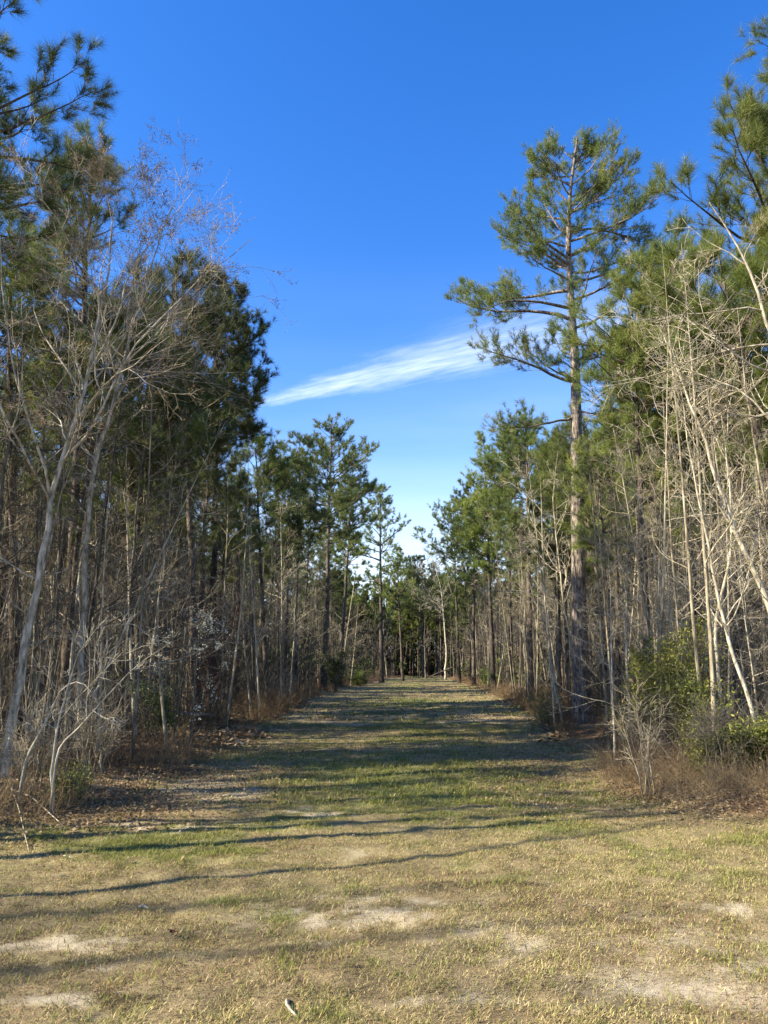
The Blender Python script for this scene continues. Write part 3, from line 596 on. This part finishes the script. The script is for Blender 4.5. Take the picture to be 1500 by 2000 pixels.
def hero_bare(pts, Y, label, seed, r0, dy=0, name='bare_tree', cat='tree', group=None, **kw):
    x = base_x(pts[0][0], Y); loc = (x, Y, hz(x, Y) - .02); tp = px_path(pts, Y, loc, dy)
    q = np.array(tp); H = float(q[-1, 2])
    return place(name, hardwood(seed, H, r0, trunk_pts=tp, **kw), loc, label=label, cat=cat, group=group)
hero_bare([(3, 1545), (28, 1380), (62, 1205), (92, 1030), (106, 940), (132, 860), (165, 760), (190, 650), (208, 560), (215, 470), (225, 390)], 10.7, 'pale leaning bare tree with the thickest light bole at the left edge', 61, .066,
          dy=.6, start=.42, nlimb=18, Llimb=.28, spread=.62, n2=8, n3=7, n4=3, rt=.0028, bud=1.9, budsize=.028, limbs=[(.50, 0.0, .95, 4.6), (.56, .15, .75, 3.2), (.62, 3.0, .9, 2.2), (.66, -.2, .85, 3.4), (.3, 3.1, .25, 1.6), (.72, 0.1, 1.1, 2.4), (.8, 3.3, 1.0, 1.6)])
hero_bare([(150, 1490), (158, 1280), (166, 1130), (172, 1010), (180, 930), (200, 860), (222, 790), (245, 680), (270, 590), (310, 480), (340, 400)], 13, 'bare tree with a mottled crooked bole right of the pale leaning one', 62, .065,
          start=.4, nlimb=13, Llimb=.3, spread=.7, n2=7, n3=7, n4=3, rt=.003, bud=1.9, budsize=.03, limbs=[(.6, 0, .6, 2.6), (.5, 3.2, .7, 2.2), (.72, 0, .9, 2.6)])
hero_bare([(-40, 1540), (-20, 1200), (10, 900), (40, 700), (50, 600)], 12, 'bare tree with a mass of grey twigs at the left edge', 63, .06, start=.3, nlimb=18, Llimb=.3, spread=.8, n2=7, n3=7, n4=4, rt=.003, bud=.3, mat=GREYBARK)
hero_bare([(60, 1480), (70, 1200), (75, 950), (90, 780), (110, 640)], 14, 'slim grey bare tree behind the pale leaning bole', 64, .045, start=.35, nlimb=15, Llimb=.28, spread=.75, n2=6, n3=6, n4=3, rt=.003, bud=.6, mat=SAPBARK)
hero_bare([(245, 1450), (252, 1200), (270, 950), (300, 780), (330, 700)], 16, 'bare tree with brown hazy twigs before the dark pines', 65, .05, start=.35, nlimb=16, Llimb=.32, spread=.8, n2=6, n3=6, n4=4, rt=.0034, bud=1.2, mat=GREYBARK)
hero_bare([(105, 1610), (100, 1500), (112, 1420), (130, 1350), (150, 1280), (185, 1230), (215, 1200)], 8.9, 'thin pale bent sapling rising from leaves at the left verge', 66, .017, start=.3, nlimb=7, Llimb=.5, spread=.8, n2=5, n3=4, n4=0, rt=.0028, name='sapling', cat='sapling')
hero_bare([(98, 1590), (104, 1520), (116, 1457), (165, 1410), (225, 1340), (290, 1280), (358, 1243)], 8.8, 'white slanting sapling bowed far over to the right', 67, .016, start=.35, nlimb=7, Llimb=.35, spread=.9, n2=5, n3=3, n4=0, rt=.0024, name='sapling', cat='sapling', mat=HARDBARK)
hero_bare([(35, 1600), (50, 1480), (95, 1400), (120, 1340), (160, 1325), (190, 1370), (196, 1420), (187, 1470)], 9.2, 'arching bare stem bent back to the ground among leaves', 68, .016, start=.3, nlimb=7, Llimb=.4, spread=.9, n2=4, n3=3, n4=0, rt=.0023, trop=.0, name='sapling', cat='sapling', mat=HARDBARK)
hero_bare([(320, 1395), (322, 1250), (325, 1100), (318, 980), (330, 860)], 19, 'grey bare tree with a pale straight bole left of the log', 69, .09, start=.5, nlimb=12, Llimb=.25, n2=6, n3=5, n4=3, rt=.004, mat=GREYBARK)
hero_bare([(1600, 1500), (1520, 1230), (1460, 1090), (1410, 970), (1380, 870), (1350, 790), (1320, 715), (1290, 640)], 11.5, 'long pale bare tree leaning left across the right-hand wood', 71, .065, start=.35, nlimb=13, Llimb=.22, spread=.75, n2=5, n3=5, n4=3, rt=.0028, bud=.15, budmat=FRESH)
hero_bare([(1680, 1500), (1600, 900), (1530, 720), (1490, 600), (1465, 530), (1430, 455), (1385, 395)], 9.8, 'white barked bare tree with bold branches at the upper right edge', 72, .07, start=.45, nlimb=9, Llimb=.24, spread=.8, n2=6, n3=5, n4=3, rt=.0032, limbs=[(.72, 3.3, .05, 2.2), (.78, 3.1, .3, 1.8), (.66, 3.2, .15, 2.3), (.85, 3.1, .9, 1.3)])
hero_bare([(1345, 1400), (1325, 1290), (1305, 1200), (1285, 1110), (1262, 1030), (1240, 940), (1225, 860)], 15, 'pale slender bare tree curving left behind the green bushes', 73, .05, start=.3, nlimb=13, Llimb=.3, n2=6, n3=5, n4=3, rt=.0033)
hero_bare([(1492, 1490), (1470, 1380), (1430, 1280), (1400, 1150), (1372, 1010), (1345, 880), (1330, 760)], 11, 'smooth tan bare tree rising from the right edge bushes', 74, .035, start=.3, nlimb=12, Llimb=.22, n2=5, n3=5, n4=2, rt=.0028, bud=.15, budmat=FRESH)
hero_bare([(1420, 1480), (1402, 1320), (1395, 1200), (1425, 1120), (1430, 1000), (1415, 860), (1440, 700)], 12, 'crooked tan bare tree with a kink in its bole at the right', 75, .035, start=.3, nlimb=12, Llimb=.22, n2=5, n3=5, n4=2, rt=.0028)
hero_bare([(1130, 1400), (1122, 1290), (1100, 1180), (1090, 1080), (1078, 980), (1090, 880)], 23, 'white stemmed sapling leaning beside the tall open bole', 76, .045, start=.35, nlimb=12, Llimb=.28, n2=5, n3=5, n4=3, rt=.0045)
hero_bare([(1085, 1400), (1075, 1290), (1066, 1180), (1060, 1060), (1055, 930)], 21, 'pale straight sapling left of the tall open bole', 77, .04, start=.35, nlimb=12, Llimb=.28, n2=5, n3=5, n4=3, rt=.0045)
hero_bare([(1550, 1500), (1530, 1200), (1500, 1000), (1470, 850), (1450, 700), (1440, 600)], 10.5, 'twiggy tan bare tree filling the right edge', 78, .04, start=.3, nlimb=14, Llimb=.24, n2=5, n3=5, n4=3, rt=.0028, mat=SAPBARK)
hero_bare([(870, 1318), (872, 1270), (866, 1200), (862, 1150), (850, 1110)], 92, 'pale bare tree curving at the far end of the lane', 79, .13, start=.5, nlimb=9, Llimb=.35, n2=6, n3=5, n4=3, rt=.02, limbs=[(.7, 3.1, .4, 5), (.62, 3.2, .25, 4)])
hero_bare([(852, 1318), (852, 1200), (848, 1140), (845, 1085)], 118, 'pale leafless crown against the sky at the end of the lane', 80, .25, start=.45, nlimb=16, Llimb=.35, n2=7, n3=6, n4=4, rt=.022, mat=GREYBARK)
hero_bare([(832, 1320), (829, 1250), (830, 1200)], 100, 'short pale bole in the dark end of the lane', 81, .13, start=.4, nlimb=8, Llimb=.3, n2=5, n3=4, n4=3, rt=.02, mat=GREYBARK)
# dogwood in bloom
loc = (base_x(372, 15), 15, hz(base_x(372, 15), 15))
place('dogwood', hardwood(90, 2.4, .03, start=.3, nlimb=12, Llimb=.45, spread=1.1, n2=6, n3=5, n4=0, rt=.003, bud=2.6, budsize=.045, budmat=PETAL, mat=GREYBARK), loc, label='small dogwood with white blossom in the shade of the left bank', cat='shrub')
# shrubs
def shrub(px, Y, H, W, label, seed, **kw):
    x = base_x(px, Y); place('shrub', bush(seed, H, W, **kw), (x, Y, hz(x, Y)), label=label, cat='shrub', rotz=seed)
shrub(1390, 10.5, .95, .6, 'round bright green leafy shrub low at the right edge of the woods', 101, stems=14, leaf=.042, nleaf=6, mat=LEAF, lv=.35)
shrub(1485, 10.6, .9, .5, 'dark green leafy shrub cut by the right edge', 102, stems=12, leaf=.042, nleaf=6, lv=.4)
shrub(1300, 12.8, 2.2, .7, 'tall loose green shrub with reddish tips behind the low shrub', 103, stems=12, leaf=.045, nleaf=4, lv=.25)
shrub(1345, 11.6, 1.35, .7, 'yellow green leafy shrub between the tall and the low green shrubs', 104, stems=13, leaf=.042, nleaf=4, lv=.25)
shrub(1235, 13.2, 1.1, .7, 'small thin green shrub right of the tall open bole', 105, stems=10, leaf=.04, nleaf=2, lv=.2)
shrub(1270, 9.9, 1.2, .6, 'leafless twiggy bush at the corner of the right verge', 106, stems=5, leafy=False, wood=SAPBARK)
shrub(1400, 9.9, .9, .6, 'leafless brush clump at the foot of the right edge trees', 107, stems=6, leafy=False, wood=GREYBARK)
shrub(1075, 20, .9, .6, 'low green tuft of leaves left of the tall open bole', 108, stems=8, leaf=.045, nleaf=1, lv=.2)
shrub(655, 48, 2.6, 1.0, 'dark evergreen bush beside the straight black bole', 109, stems=14, leaf=.09, nleaf=2, mat=NEEDLE_D, lv=.3)
shrub(700, 64, 1.5, 2.4, 'low olive bush at the far left of the lane', 110, stems=22, leaf=.09, nleaf=2, mat=NEEDLE, lv=.3)
shrub(955, 54, 1.2, 1.8, 'low olive bush at the foot of the pointed sunlit pine', 111, stems=18, leaf=.08, nleaf=2, mat=NEEDLE, lv=.3)
shrub(425, 22, 3.8, 1.3, 'shrub holding dark red old leaves on the left bank', 112, stems=14, leaf=.07, nleaf=1, mat=RUSSET, lv=.4)
shrub(300, 15, 1.1, .7, 'low dark evergreen shrub left of the log', 113, stems=14, leaf=.045, nleaf=2, mat=NEEDLE, lv=.3)
shrub(125, 9.4, .35, .25, 'tiny yellow green seedling in the leaves at the left verge', 114, stems=5, leaf=.035, nleaf=1, mat=FRESH)
shrub(545, 31, 1.6, 1.0, 'pale dead twiggy bush at the left edge of the lane', 115, stems=9, leafy=False, wood=STICK)
shrub(180, 11.5, 1.3, .9, 'leafless thorny bush behind the bent sapling', 116, stems=14, leafy=False, wood=SAPBARK)
shrub(60, 9.8, 1.2, .9, 'tangled leafless bush beside the pale leaning bole', 117, stems=10, leafy=False, wood=SAPBARK)
# logs and sticks
def log(name, pts, r, label, cat, mat, seed=0, S=10, stubs=2):
    rg = np.random.RandomState(seed); q = np.array(pts, float); t = np.linspace(0, 1, 14); sg = np.linspace(0, 1, len(q))
    P = np.column_stack([np.interp(t, sg, q[:, i]) for i in range(3)]); P[1:-1] += rg.normal(0, r * .12, (12, 3)); g = Geo()
    R = r * (1 - .35 * t) * (1 + .06 * rg.normal(size=14)); R[0] *= .35; R[1] *= .75; R[-1] *= .6
    P2 = np.concatenate([[P[0]], P, [P[-1]]]); P2[0] += (P[0] - P[1]) * .02; P2[-1] += (P[-1] - P[-2]) * .02; R2 = np.concatenate([[r * .02], R, [r * .02]])
    g.tubes(P2[None], R2[None], S, .08)
    for k in range(stubs):
        i = rg.randint(3, 11); d = unit(rg.normal(size=(1, 3)) + [[0, 0, .8]]); g.tubes(grow(rg, P[i][None], d, np.array([r * 4.]), 4, .1, 0), np.array([[.3, .22, .15, .08]]) * r, 5)
    o = link(name, g.mesh(name, mat, True)); tag(o, label, cat); return o
def gp(px, py, up=0.0):
    x, y = at_ground(px, py); return (x, y, hz(x, y) + up)
a = gp(350, 1424, .22); b = gp(418, 1420, .14); log('fallen_log', [a, ((a[0] + b[0]) / 2, a[1], .2 + hz(*a[:2])), b], .07, 'pale fallen log lying across the brush on the left bank', 'log', STICK, 1)
log('fallen_log', [(base_x(838, 92), 92, .3), (base_x(860, 92), 91, .9), (base_x(884, 92), 90, 1.5)], .08, 'pale leaning log at the far right end of the lane', 'log', GREYBARK, 2)
a = gp(560, 1975, .03); log('curled_root', [gp(566, 1966, .0), gp(559, 1974, .022), gp(560, 1984, .026), gp(570, 1993, .014), gp(582, 2001, .004)], .0085, 'pale curled stick in the straw at the bottom of the foreground', 'stick', STICK, 3, 8, 0)
log('wood_chip', [gp(270, 1781, .012), gp(281, 1779, .02), gp(290, 1781, .012)], .009, 'small white wood chip on the grass at the lower left', 'wood chip', STICK, 4, 6, 0)
log('stick', [gp(0, 1558, .02), gp(60, 1588, .10), gp(120, 1612, .02)], .0075, 'pale dead stick lying among leaves at the left edge', 'stick', SAPBARK, 5, 6, 1)
log('stick', [gp(12, 1572, .18), gp(35, 1610, .10), gp(56, 1668, .01)], .0065, 'thin pale stick slanting down onto the straw at the left edge', 'stick', SAPBARK, 6, 6, 1)
log('stick', [gp(1135, 1783, .01), gp(1150, 1780, .015), gp(1165, 1789, .01)], .004, 'short grey twig on the dry grass right of the middle', 'stick', GREYBARK, 7, 6, 1)
# a dark red leaf and a few pale ones
def leaf_thing(px, py, s, label, mat, seed):
    rg = np.random.RandomState(seed); x, y, z = gp(px, py, .03); n = 7; a = np.linspace(0, 6.283, n, endpoint=False); V = [(0, 0, .006)]
    for k in range(14): r = s * (1 if k % 2 == 0 else .45) * (.8 + .4 * rg.rand()); V.append((math.cos(k * .4488) * r, math.sin(k * .4488) * r, rg.rand() * s * .5))
    Fc = np.array([(0, 1 + k, 1 + (k + 1) % 14) for k in range(14)]); V = np.array(V); V2 = np.concatenate([V, V - [0, 0, .0015]])
    e = np.array([(1 + k, 1 + (k + 1) % 14, 16 + (k + 1) % 14, 16 + k) for k in range(14)])
    o = link('fallen_leaf', mesh_from('leaf', V2, [np.concatenate([Fc, Fc[:, ::-1] + 15]), e], mat)); o.location = (x, y, z); o.rotation_euler = (.3, .1, seed); tag(o, label, 'leaf')
leaf_thing(333, 1842, .035, 'dark red curled leaf on the grass at the lower left', RUSSET, 1)
leaf_thing(130, 1686, .04, 'whitish curled leaf on the straw near the left verge', PETAL, 2)

# ------------------------------------------------------------------ repeats: pines and saplings of the woods
def variants(fn, n): return [fn(i) for i in range(n)]
pn_near = variants(lambda i: pine(200 + i, 13, .12, cb=[.45, .55, .38, .62][i], Lmax=2.1, K=15, nl=.21, nw=.009, mat=[NEEDLE, NEEDLE_Y, NEEDLE, NEEDLE_D][i], gap=.4)[0], 4)
pn_mid = variants(lambda i: pine(210 + i, 14.5, .13, cb=[.5, .6, .5, .65][i], Lmax=2.5, K=12, nl=.25, nw=.018, tw=.75, mat=[NEEDLE, NEEDLE_Y, NEEDLE_D, NEEDLE][i], gap=.5)[0], 4)
pn_far = variants(lambda i: pine(220 + i, 15, .17, cb=[.4, .5, .45][i], Lmax=3.0, K=10, nl=.34, nw=.045, tw=.7, mat=[NEEDLE, NEEDLE_D, NEEDLE_Y][i], gap=.7, sides=6)[0], 3)
sp_near = variants(lambda i: hardwood(230 + i, 7.5, .035, start=.25, nlimb=14, Llimb=.22, spread=.75, n2=4, n3=4, n4=2, rt=.0032, mat=[SAPBARK, HARDBARK, SAPBARK, GREYBARK, SAPBARK, GREYBARK][i], bud=[.3, 0, 0, .5, 0, .2][i], sides=6), 6)
sp_mid = variants(lambda i: hardwood(240 + i, 8.5, .045, start=.25, nlimb=12, Llimb=.24, spread=.75, n2=5, n3=4, n4=2, rt=.006, mat=[SAPBARK, HARDBARK, GREYBARK, SAPBARK][i], sides=5), 4)
sp_far = variants(lambda i: hardwood(250 + i, 9.5, .07, start=.25, nlimb=10, Llimb=.26, spread=.75, n2=4, n3=4, n4=0, rt=.013, mat=[SAPBARK, GREYBARK, HARDBARK][i], sides=5), 3)
rs = random.Random(77)
taken = [(-99, -99)]
CLEAR = [(1200, 1330, 11.5), (1100, 1180, 23), (1200, 1330, 12.2), (610, 655, 51), (360, 410, 24), (725, 765, 76)]      # keep some boles free as they stand
def sites(n, y0, y1, side, w0, w1, gap, ypow=1.0, margin=1.5, wpow=1.0):
    out = []; tries = 0
    while len(out) < n and tries < n * 80:
        tries += 1
        y = y0 + (y1 - y0) * rs.random() ** ypow; w = w0 + (w1 - w0) * rs.random() ** wpow
        x = float(edgeL(y)) - w if side < 0 else float(edgeR(y)) + w
        if abs(x) > y * .53 + margin: continue
        pxs = 750 + F * x / (y * .98)
        if any(a < pxs < b and y < Ym for a, b, Ym in CLEAR): continue
        if any((x - a) ** 2 + (y - b) ** 2 < gap * gap for a, b in taken[-900:]): continue
        taken.append((x, y)); out.append((x, y))
    return out
def repeat(name, vs, pts, smin, smax, label, cat, group, hero=None):
    for i, (x, y) in enumerate(pts):
        tl = .035 if cat == 'pine tree' else (.05 if rs.random() < .82 else .17)
        v = vs[rs.randrange(len(vs))]; s = rs.uniform(smin, smax)
        place(name, v, (x, y, hz(x, y) - .03), rs.uniform(0, 6.28), s, label, cat, group, (rs.gauss(0, tl), rs.gauss(0, tl)), s * rs.uniform(.85, 1.15) if cat == 'pine tree' else min(1.15, s * rs.uniform(.6, 1.25)))
repeat('pine_tree', pn_near, sites(22, 15, 34, -1, 1.8, 14, 1.6), .62, .9, 'pine with a dark bole standing in the shade of the near left wood', 'pine tree', 'pines in the near left wood')
repeat('pine_tree', pn_near, sites(32, 15, 34, 1, 1.2, 14, 1.5), .58, .85, 'sunlit pine standing inside the near right wood', 'pine tree', 'pines in the near right wood')
repeat('pine_tree', pn_mid, sites(40, 34, 78, -1, .5, 22, 1.8), .62, .95, 'pine in the left wood further down the lane', 'pine tree', 'pines along the far left of the lane')
repeat('pine_tree', pn_mid, sites(40, 34, 78, 1, .8, 24, 1.8), .62, .90, 'pine in the right wood further down the lane', 'pine tree', 'pines along the far right of the lane')
repeat('pine_tree', pn_far, sites(30, 78, 124, -1, 1.0, 26, 2.2) + sites(30, 78, 124, 1, 1.0, 26, 2.2), .6, .95, 'small distant pine on a side of the far end of the lane', 'pine tree', 'pines beside the far end')
endp = [(rs.uniform(-16, 28), rs.uniform(118, 146)) for _ in range(60)]
endp += [(2 + i * .72 + rs.uniform(-.3, .3), rs.uniform(116, 128)) for i in range(18)] + [(5 + i * .8, rs.uniform(112, 118)) for i in range(0, 10, 2)]
repeat('pine_tree', pn_far, endp, .72, 1.05, 'distant pine in the wood that closes the lane', 'pine tree', 'pines closing the lane')
repeat('sapling', sp_near, sites(52, 12, 24, -1, .3, 8, .45, 1.0, 1.0, 1.2), .6, 1.15, 'thin bare pole sapling in the near left thicket', 'sapling', 'bare saplings of the near left thicket')
repeat('sapling', [sp_near[0], sp_near[1], sp_near[2], sp_near[1], sp_near[4]], sites(90, 10.8, 24, 1, .15, 8, .38, 1.0, 1.0, 1.2), .6, 1.0, 'thin pale bare pole sapling in the near right thicket', 'sapling', 'bare saplings of the near right thicket')
repeat('sapling', sp_mid, sites(50, 24, 55, -1, .1, 9, .7, 1.0, 1.0, 1.5), .6, 1.1, 'slim bare sapling at the left edge further down the lane', 'sapling', 'bare saplings along the left edge')
repeat('sapling', [sp_mid[0], sp_mid[1], sp_mid[3]], sites(56, 24, 55, 1, .1, 9, .7, 1.0, 1.0, 1.5), .55, 1.05, 'slim pale bare sapling at the right edge further down the lane', 'sapling', 'bare saplings along the right edge')
repeat('sapling', sp_far, sites(22, 55, 120, -1, .1, 6, 1.0) + sites(24, 55, 120, 1, .1, 6, 1.0), .6, 1.1, 'distant bare sapling on the verge near the end of the lane', 'sapling', 'distant bare saplings')
# trees left of and behind the camera; their shadows cross the grass
out_left = [(x, y) for (x, y) in [(rs.uniform(-30, -6.5), rs.uniform(9.5, 22)) for _ in range(150)] if x < -.53 * y - .5]
repeat('pine_tree', pn_near[:2] + pn_near[3:], out_left[:20], .7, .95, 'pine standing left of the view, its shadow falling on the grass', 'pine tree', 'pines left of the view')
repeat('pine_tree', pn_near[:2], [(-21.5, -3.2), (-24, -1.0), (-19.5, -6.5), (-27, 1.5), (-16, -5.6)], .75, .95, 'pine well behind the left shoulder of the view', 'pine tree', 'pines behind the view')
tpb = [(0, 0, 0), (-.03, .33, 2.2), (-.07, .66, 4.2), (-.16, 1.6, 6.4), (-.1, 2.1, 7.4)]
BT = hardwood(300, 7.4, .075, trunk_pts=tpb, start=.6, nlimb=6, Llimb=.2, n2=4, n3=3, n4=0, rt=.004)
place('bare_tree', BT, (-6.2, 4.5, hz(-6.2, 4.5)), label='bare tree left of the view whose bole draws the long shadow', cat='tree')
BT2 = [hardwood(301 + i, 9.2, .12, start=.4, nlimb=13, Llimb=.24, n2=5, n3=5, n4=0, rt=.005) for i in range(2)]
for i, (x, y) in enumerate([(-7.6, 5.6), (-9.2, 6.0), (-7.2, 6.7), (-8.4, 7.6), (-10.5, 7.0), (-6.9, 8.3), (-9.6, 8.8), (-12, 6.4), (-12.5, 8.0), (-7.8, 9.4), (-11, 9.8), (-8.6, 10.4), (-6.8, 7.5), (-10, 11), (-7.4, 11.6), (-12, 10.6), (-9.2, 12), (-13, 9), (-8.2, 8.4), (-11.4, 8.2)]):
    place('bare_tree', BT2[i % 2], (x, y, hz(x, y)), i * 1.3, .8 + .25 * rs.random(), 'slim bare tree left of the view, drawing thin shadows on the lane', 'tree', 'bare trees left of the view', (rs.gauss(0, .05), rs.gauss(-.08, .05)))
for i, (x, y) in enumerate([(-13.4, 2.4), (-15.8, .6)]):
    place('bare_tree', BT2[i], (x, y, hz(x, y)), i * 2.1, (1.0, 1.25)[i], 'twiggy bare tree left of the view with its crown dappling the foreground', 'tree', 'bare trees dappling the foreground')

# ------------------------------------------------------------------ the uncountable rest of the woods
def thicket(name, n, y0, y1, w0, w1, Hm, r, tw, rtw, label, ypow, mat, S=4):
    p = scatter(rng, n, y0, y1, w0, w1, ypow); x, y = p.T; s = np.column_stack([x, y, height(x, y) - .05]); D = rng.normal(0, .07, (n, 3)) * np.where(rng.rand(n, 1) < .15, 3.5, 1); D[:, 2] = 1
    L = Hm * (.45 + .7 * rng.rand(n)); P = grow(rng, s, D, L, 9, .045, .02); R = (r * (.35 + 1.5 * rng.rand(n) ** 2.2))[:, None] * np.linspace(1, .2, 9)[None]
    g = Geo(); g.tubes(P, R, S); par = np.repeat(np.arange(n), tw); m = len(par); s2, d2, _ = spawn(rng, P, R, par, .2 + .78 * rng.rand(m), .5 + .5 * rng.rand(m))
    Q = grow(rng, s2, d2, L[par] * .17 * (.4 + .9 * rng.rand(m)), 4, .12, .05); RQ = np.full((m, 4), rtw); g.tubes(Q, RQ, 3)
    par = np.repeat(np.arange(m), 3); k = len(par); s3, d3, _ = spawn(rng, Q, RQ, par, .2 + .75 * rng.rand(k), .5 + .5 * rng.rand(k)); g.tubes(grow(rng, s3, d3, L[par // 1 % n] * .055 * (.4 + rng.rand(k)), 3, .1, .04), np.full((k, 3), rtw * .7), 3)
    tag(link(name, g.mesh(name, mat)), label, 'thicket', kind='stuff')
thicket('sapling_thicket', 750, 13, 32, 2.0, 16, 7.5, .024, 9, .0045, 'crowd of thin bare stems deep in the near woods', 1.0, GREYBARK)
thicket('sapling_thicket', 900, 30, 75, 1.0, 22, 8.5, .038, 10, .009, 'crowd of thin bare stems deep in the woods further down', 1.0, GREYBARK)
thicket('sapling_thicket', 800, 72, 150, 1.0, 30, 9.5, .06, 8, .018, 'crowd of bare stems in the distant woods', 1.0, GREYBARK, 3)
def far_wood(name, n, y0, y1, w0, w1, label, mat):
    p = scatter(rng, n, y0, y1, w0, w1, .9); x, y = p.T; H = 8.5 + 4.5 * rng.rand(n)
    P = grow(rng, np.column_stack([x, y, height(x, y) - .1]), np.column_stack([rng.normal(0, .03, (n, 2)), np.ones(n)]), H, 7, .02, .02)
    g = Geo(); g.tubes(P, (.10 + .06 * rng.rand(n))[:, None] * np.linspace(1, .15, 7)[None], 5)
    tag(link(name, g.mesh(name, PINEBARK, True)), label + ' seen as a mass of dark boles', 'wood', kind='stuff')
    k = 95; t = .48 + .52 * rng.rand(n, k); a = rng.rand(n, k) * 6.283; rr = (1.15 - t) * 3.6 * rng.rand(n, k) ** .5
    f = t * 6; i = np.minimum(f.astype(int), 5); u = (f - i)[..., None]; idx = np.arange(n)[:, None]; c = P[idx, i] * (1 - u) + P[idx, i + 1] * u
    c[..., 0] += np.cos(a) * rr; c[..., 1] += np.sin(a) * rr; c[..., 2] += rr * .25; c = c.reshape(-1, 3)
    V, Fc = needles(rng, c, unit(rng.normal(size=(len(c), 3)) + [0, 0, .8]), 11, .33, .035, (.2, 1.5), .2)
    tag(link('foliage_mass', mesh_from('foliage_mass', V, [Fc], mat)), label + ' seen as a mass of needles', 'wood', kind='stuff')
far_wood('distant_wood', 260, 24, 80, 11, 30, 'wood deep behind the edge trees', NEEDLE)
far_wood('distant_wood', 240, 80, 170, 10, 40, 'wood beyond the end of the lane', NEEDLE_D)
def understory(name, n, y0, y1, w0, w1, Hm, leaf, label, mat, per=260, ypow=1.0):
    p = scatter(rng, n, y0, y1, w0, w1, ypow); x, y = p.T; R = .5 + .9 * rng.rand(n); H = Hm * (.3 + .9 * rng.rand(n) ** 1.3)
    u = unit(rng.normal(size=(n, per, 3))) * (rng.rand(n, per, 1) ** .4); c = np.stack([x[:, None] + u[..., 0] * R[:, None], y[:, None] + u[..., 1] * R[:, None], height(x, y)[:, None] + H[:, None] * (.5 + .5 * u[..., 2])], -1).reshape(-1, 3)
    c = c[vnoise(c[:, 0] + c[:, 1] * .6, c[:, 2] * 1.2 + c[:, 1] * .4, .5, 3) > .42]
    V, Fq = leaves(rng, c, leaf, 1, 0, .5, .1); tag(link(name, mesh_from(name, V, [Fq], mat)), label, 'undergrowth', kind='stuff')
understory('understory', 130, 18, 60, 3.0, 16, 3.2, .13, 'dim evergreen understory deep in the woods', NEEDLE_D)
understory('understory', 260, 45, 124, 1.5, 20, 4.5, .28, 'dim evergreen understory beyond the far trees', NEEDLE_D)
understory('dead_brush', 200, 16, 110, 1.5, 14, 2.6, .13, 'brown withered brush low in the woods', DRY)
# the wood that closes the lane
q = rng.rand(520, 2) * [46, 40] + [-18, 120]; _sc = scatter
scatter = lambda *a: q[:a[1]]
far_wood('distant_wood', 230, 0, 0, 0, 0, 'wood closing the far end of the lane', NEEDLE)
thicket('sapling_thicket', 520, 0, 0, 0, 0, 9.5, .07, 8, .02, 'crowd of bare stems closing the far end of the lane', 1.0, GREYBARK, 3)
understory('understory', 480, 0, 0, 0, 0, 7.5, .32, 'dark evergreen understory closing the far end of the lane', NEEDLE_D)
scatter = _sc
# ---- every repeat inside the view gets a label of its own
ONES = ['', 'first', 'second', 'third', 'fourth', 'fifth', 'sixth', 'seventh', 'eighth', 'ninth', 'tenth', 'eleventh', 'twelfth', 'thirteenth', 'fourteenth', 'fifteenth', 'sixteenth', 'seventeenth', 'eighteenth', 'nineteenth']
TENS = ['', '', 'twent', 'thirt', 'fort', 'fift', 'sixt', 'sevent', 'eight', 'ninet']
def ordinal(n): return ONES[n] if n < 20 else TENS[n // 10] + ('ieth' if n % 10 == 0 else 'y-' + ONES[n % 10])
def column(o): x, y = o.location.x, o.location.y; return 750 + F * x / (y * math.cos(PITCH) - (CAMZ) * -math.sin(PITCH) * -1)
short = {'pines in the near left wood': 'shaded pine, %s from the left in the near left wood', 'pines in the near right wood': 'sunlit pine, %s from the left in the near right wood',
 'pines along the far left of the lane': 'pine, %s from the left in the farther left wood', 'pines along the far right of the lane': 'pine, %s from the left in the farther right wood',
 'pines closing the lane': 'distant pine, %s from the left where the wood closes the lane', 'pines beside the far end': 'small distant pine, %s from the left beside the far end',
 'bare saplings of the near left thicket': 'thin bare sapling, %s from the left in the near left thicket', 'bare saplings of the near right thicket': 'thin pale sapling, %s from the left in the near right thicket',
 'bare saplings along the left edge': 'slim sapling, %s from the left along the farther left edge', 'bare saplings along the right edge': 'slim pale sapling, %s from the left along the farther right edge', 'distant bare saplings': 'distant bare sapling, %s from the left near the end of the lane'}
for gname, pat in short.items():
    m_ = sorted([o for o in bpy.data.objects if o.parent is None and o.get('group') == gname], key=column)
    for i_, o in enumerate(m_): 
        sz_ = o.scale.z; extra = ', short' if sz_ < .68 else (', tall' if sz_ > .92 else '')
        o['label'] = (pat % ordinal(i_ + 1)) + extra
print('objects', len(bpy.data.objects), 'polys', sum(len(m.polygons) for m in bpy.data.meshes))
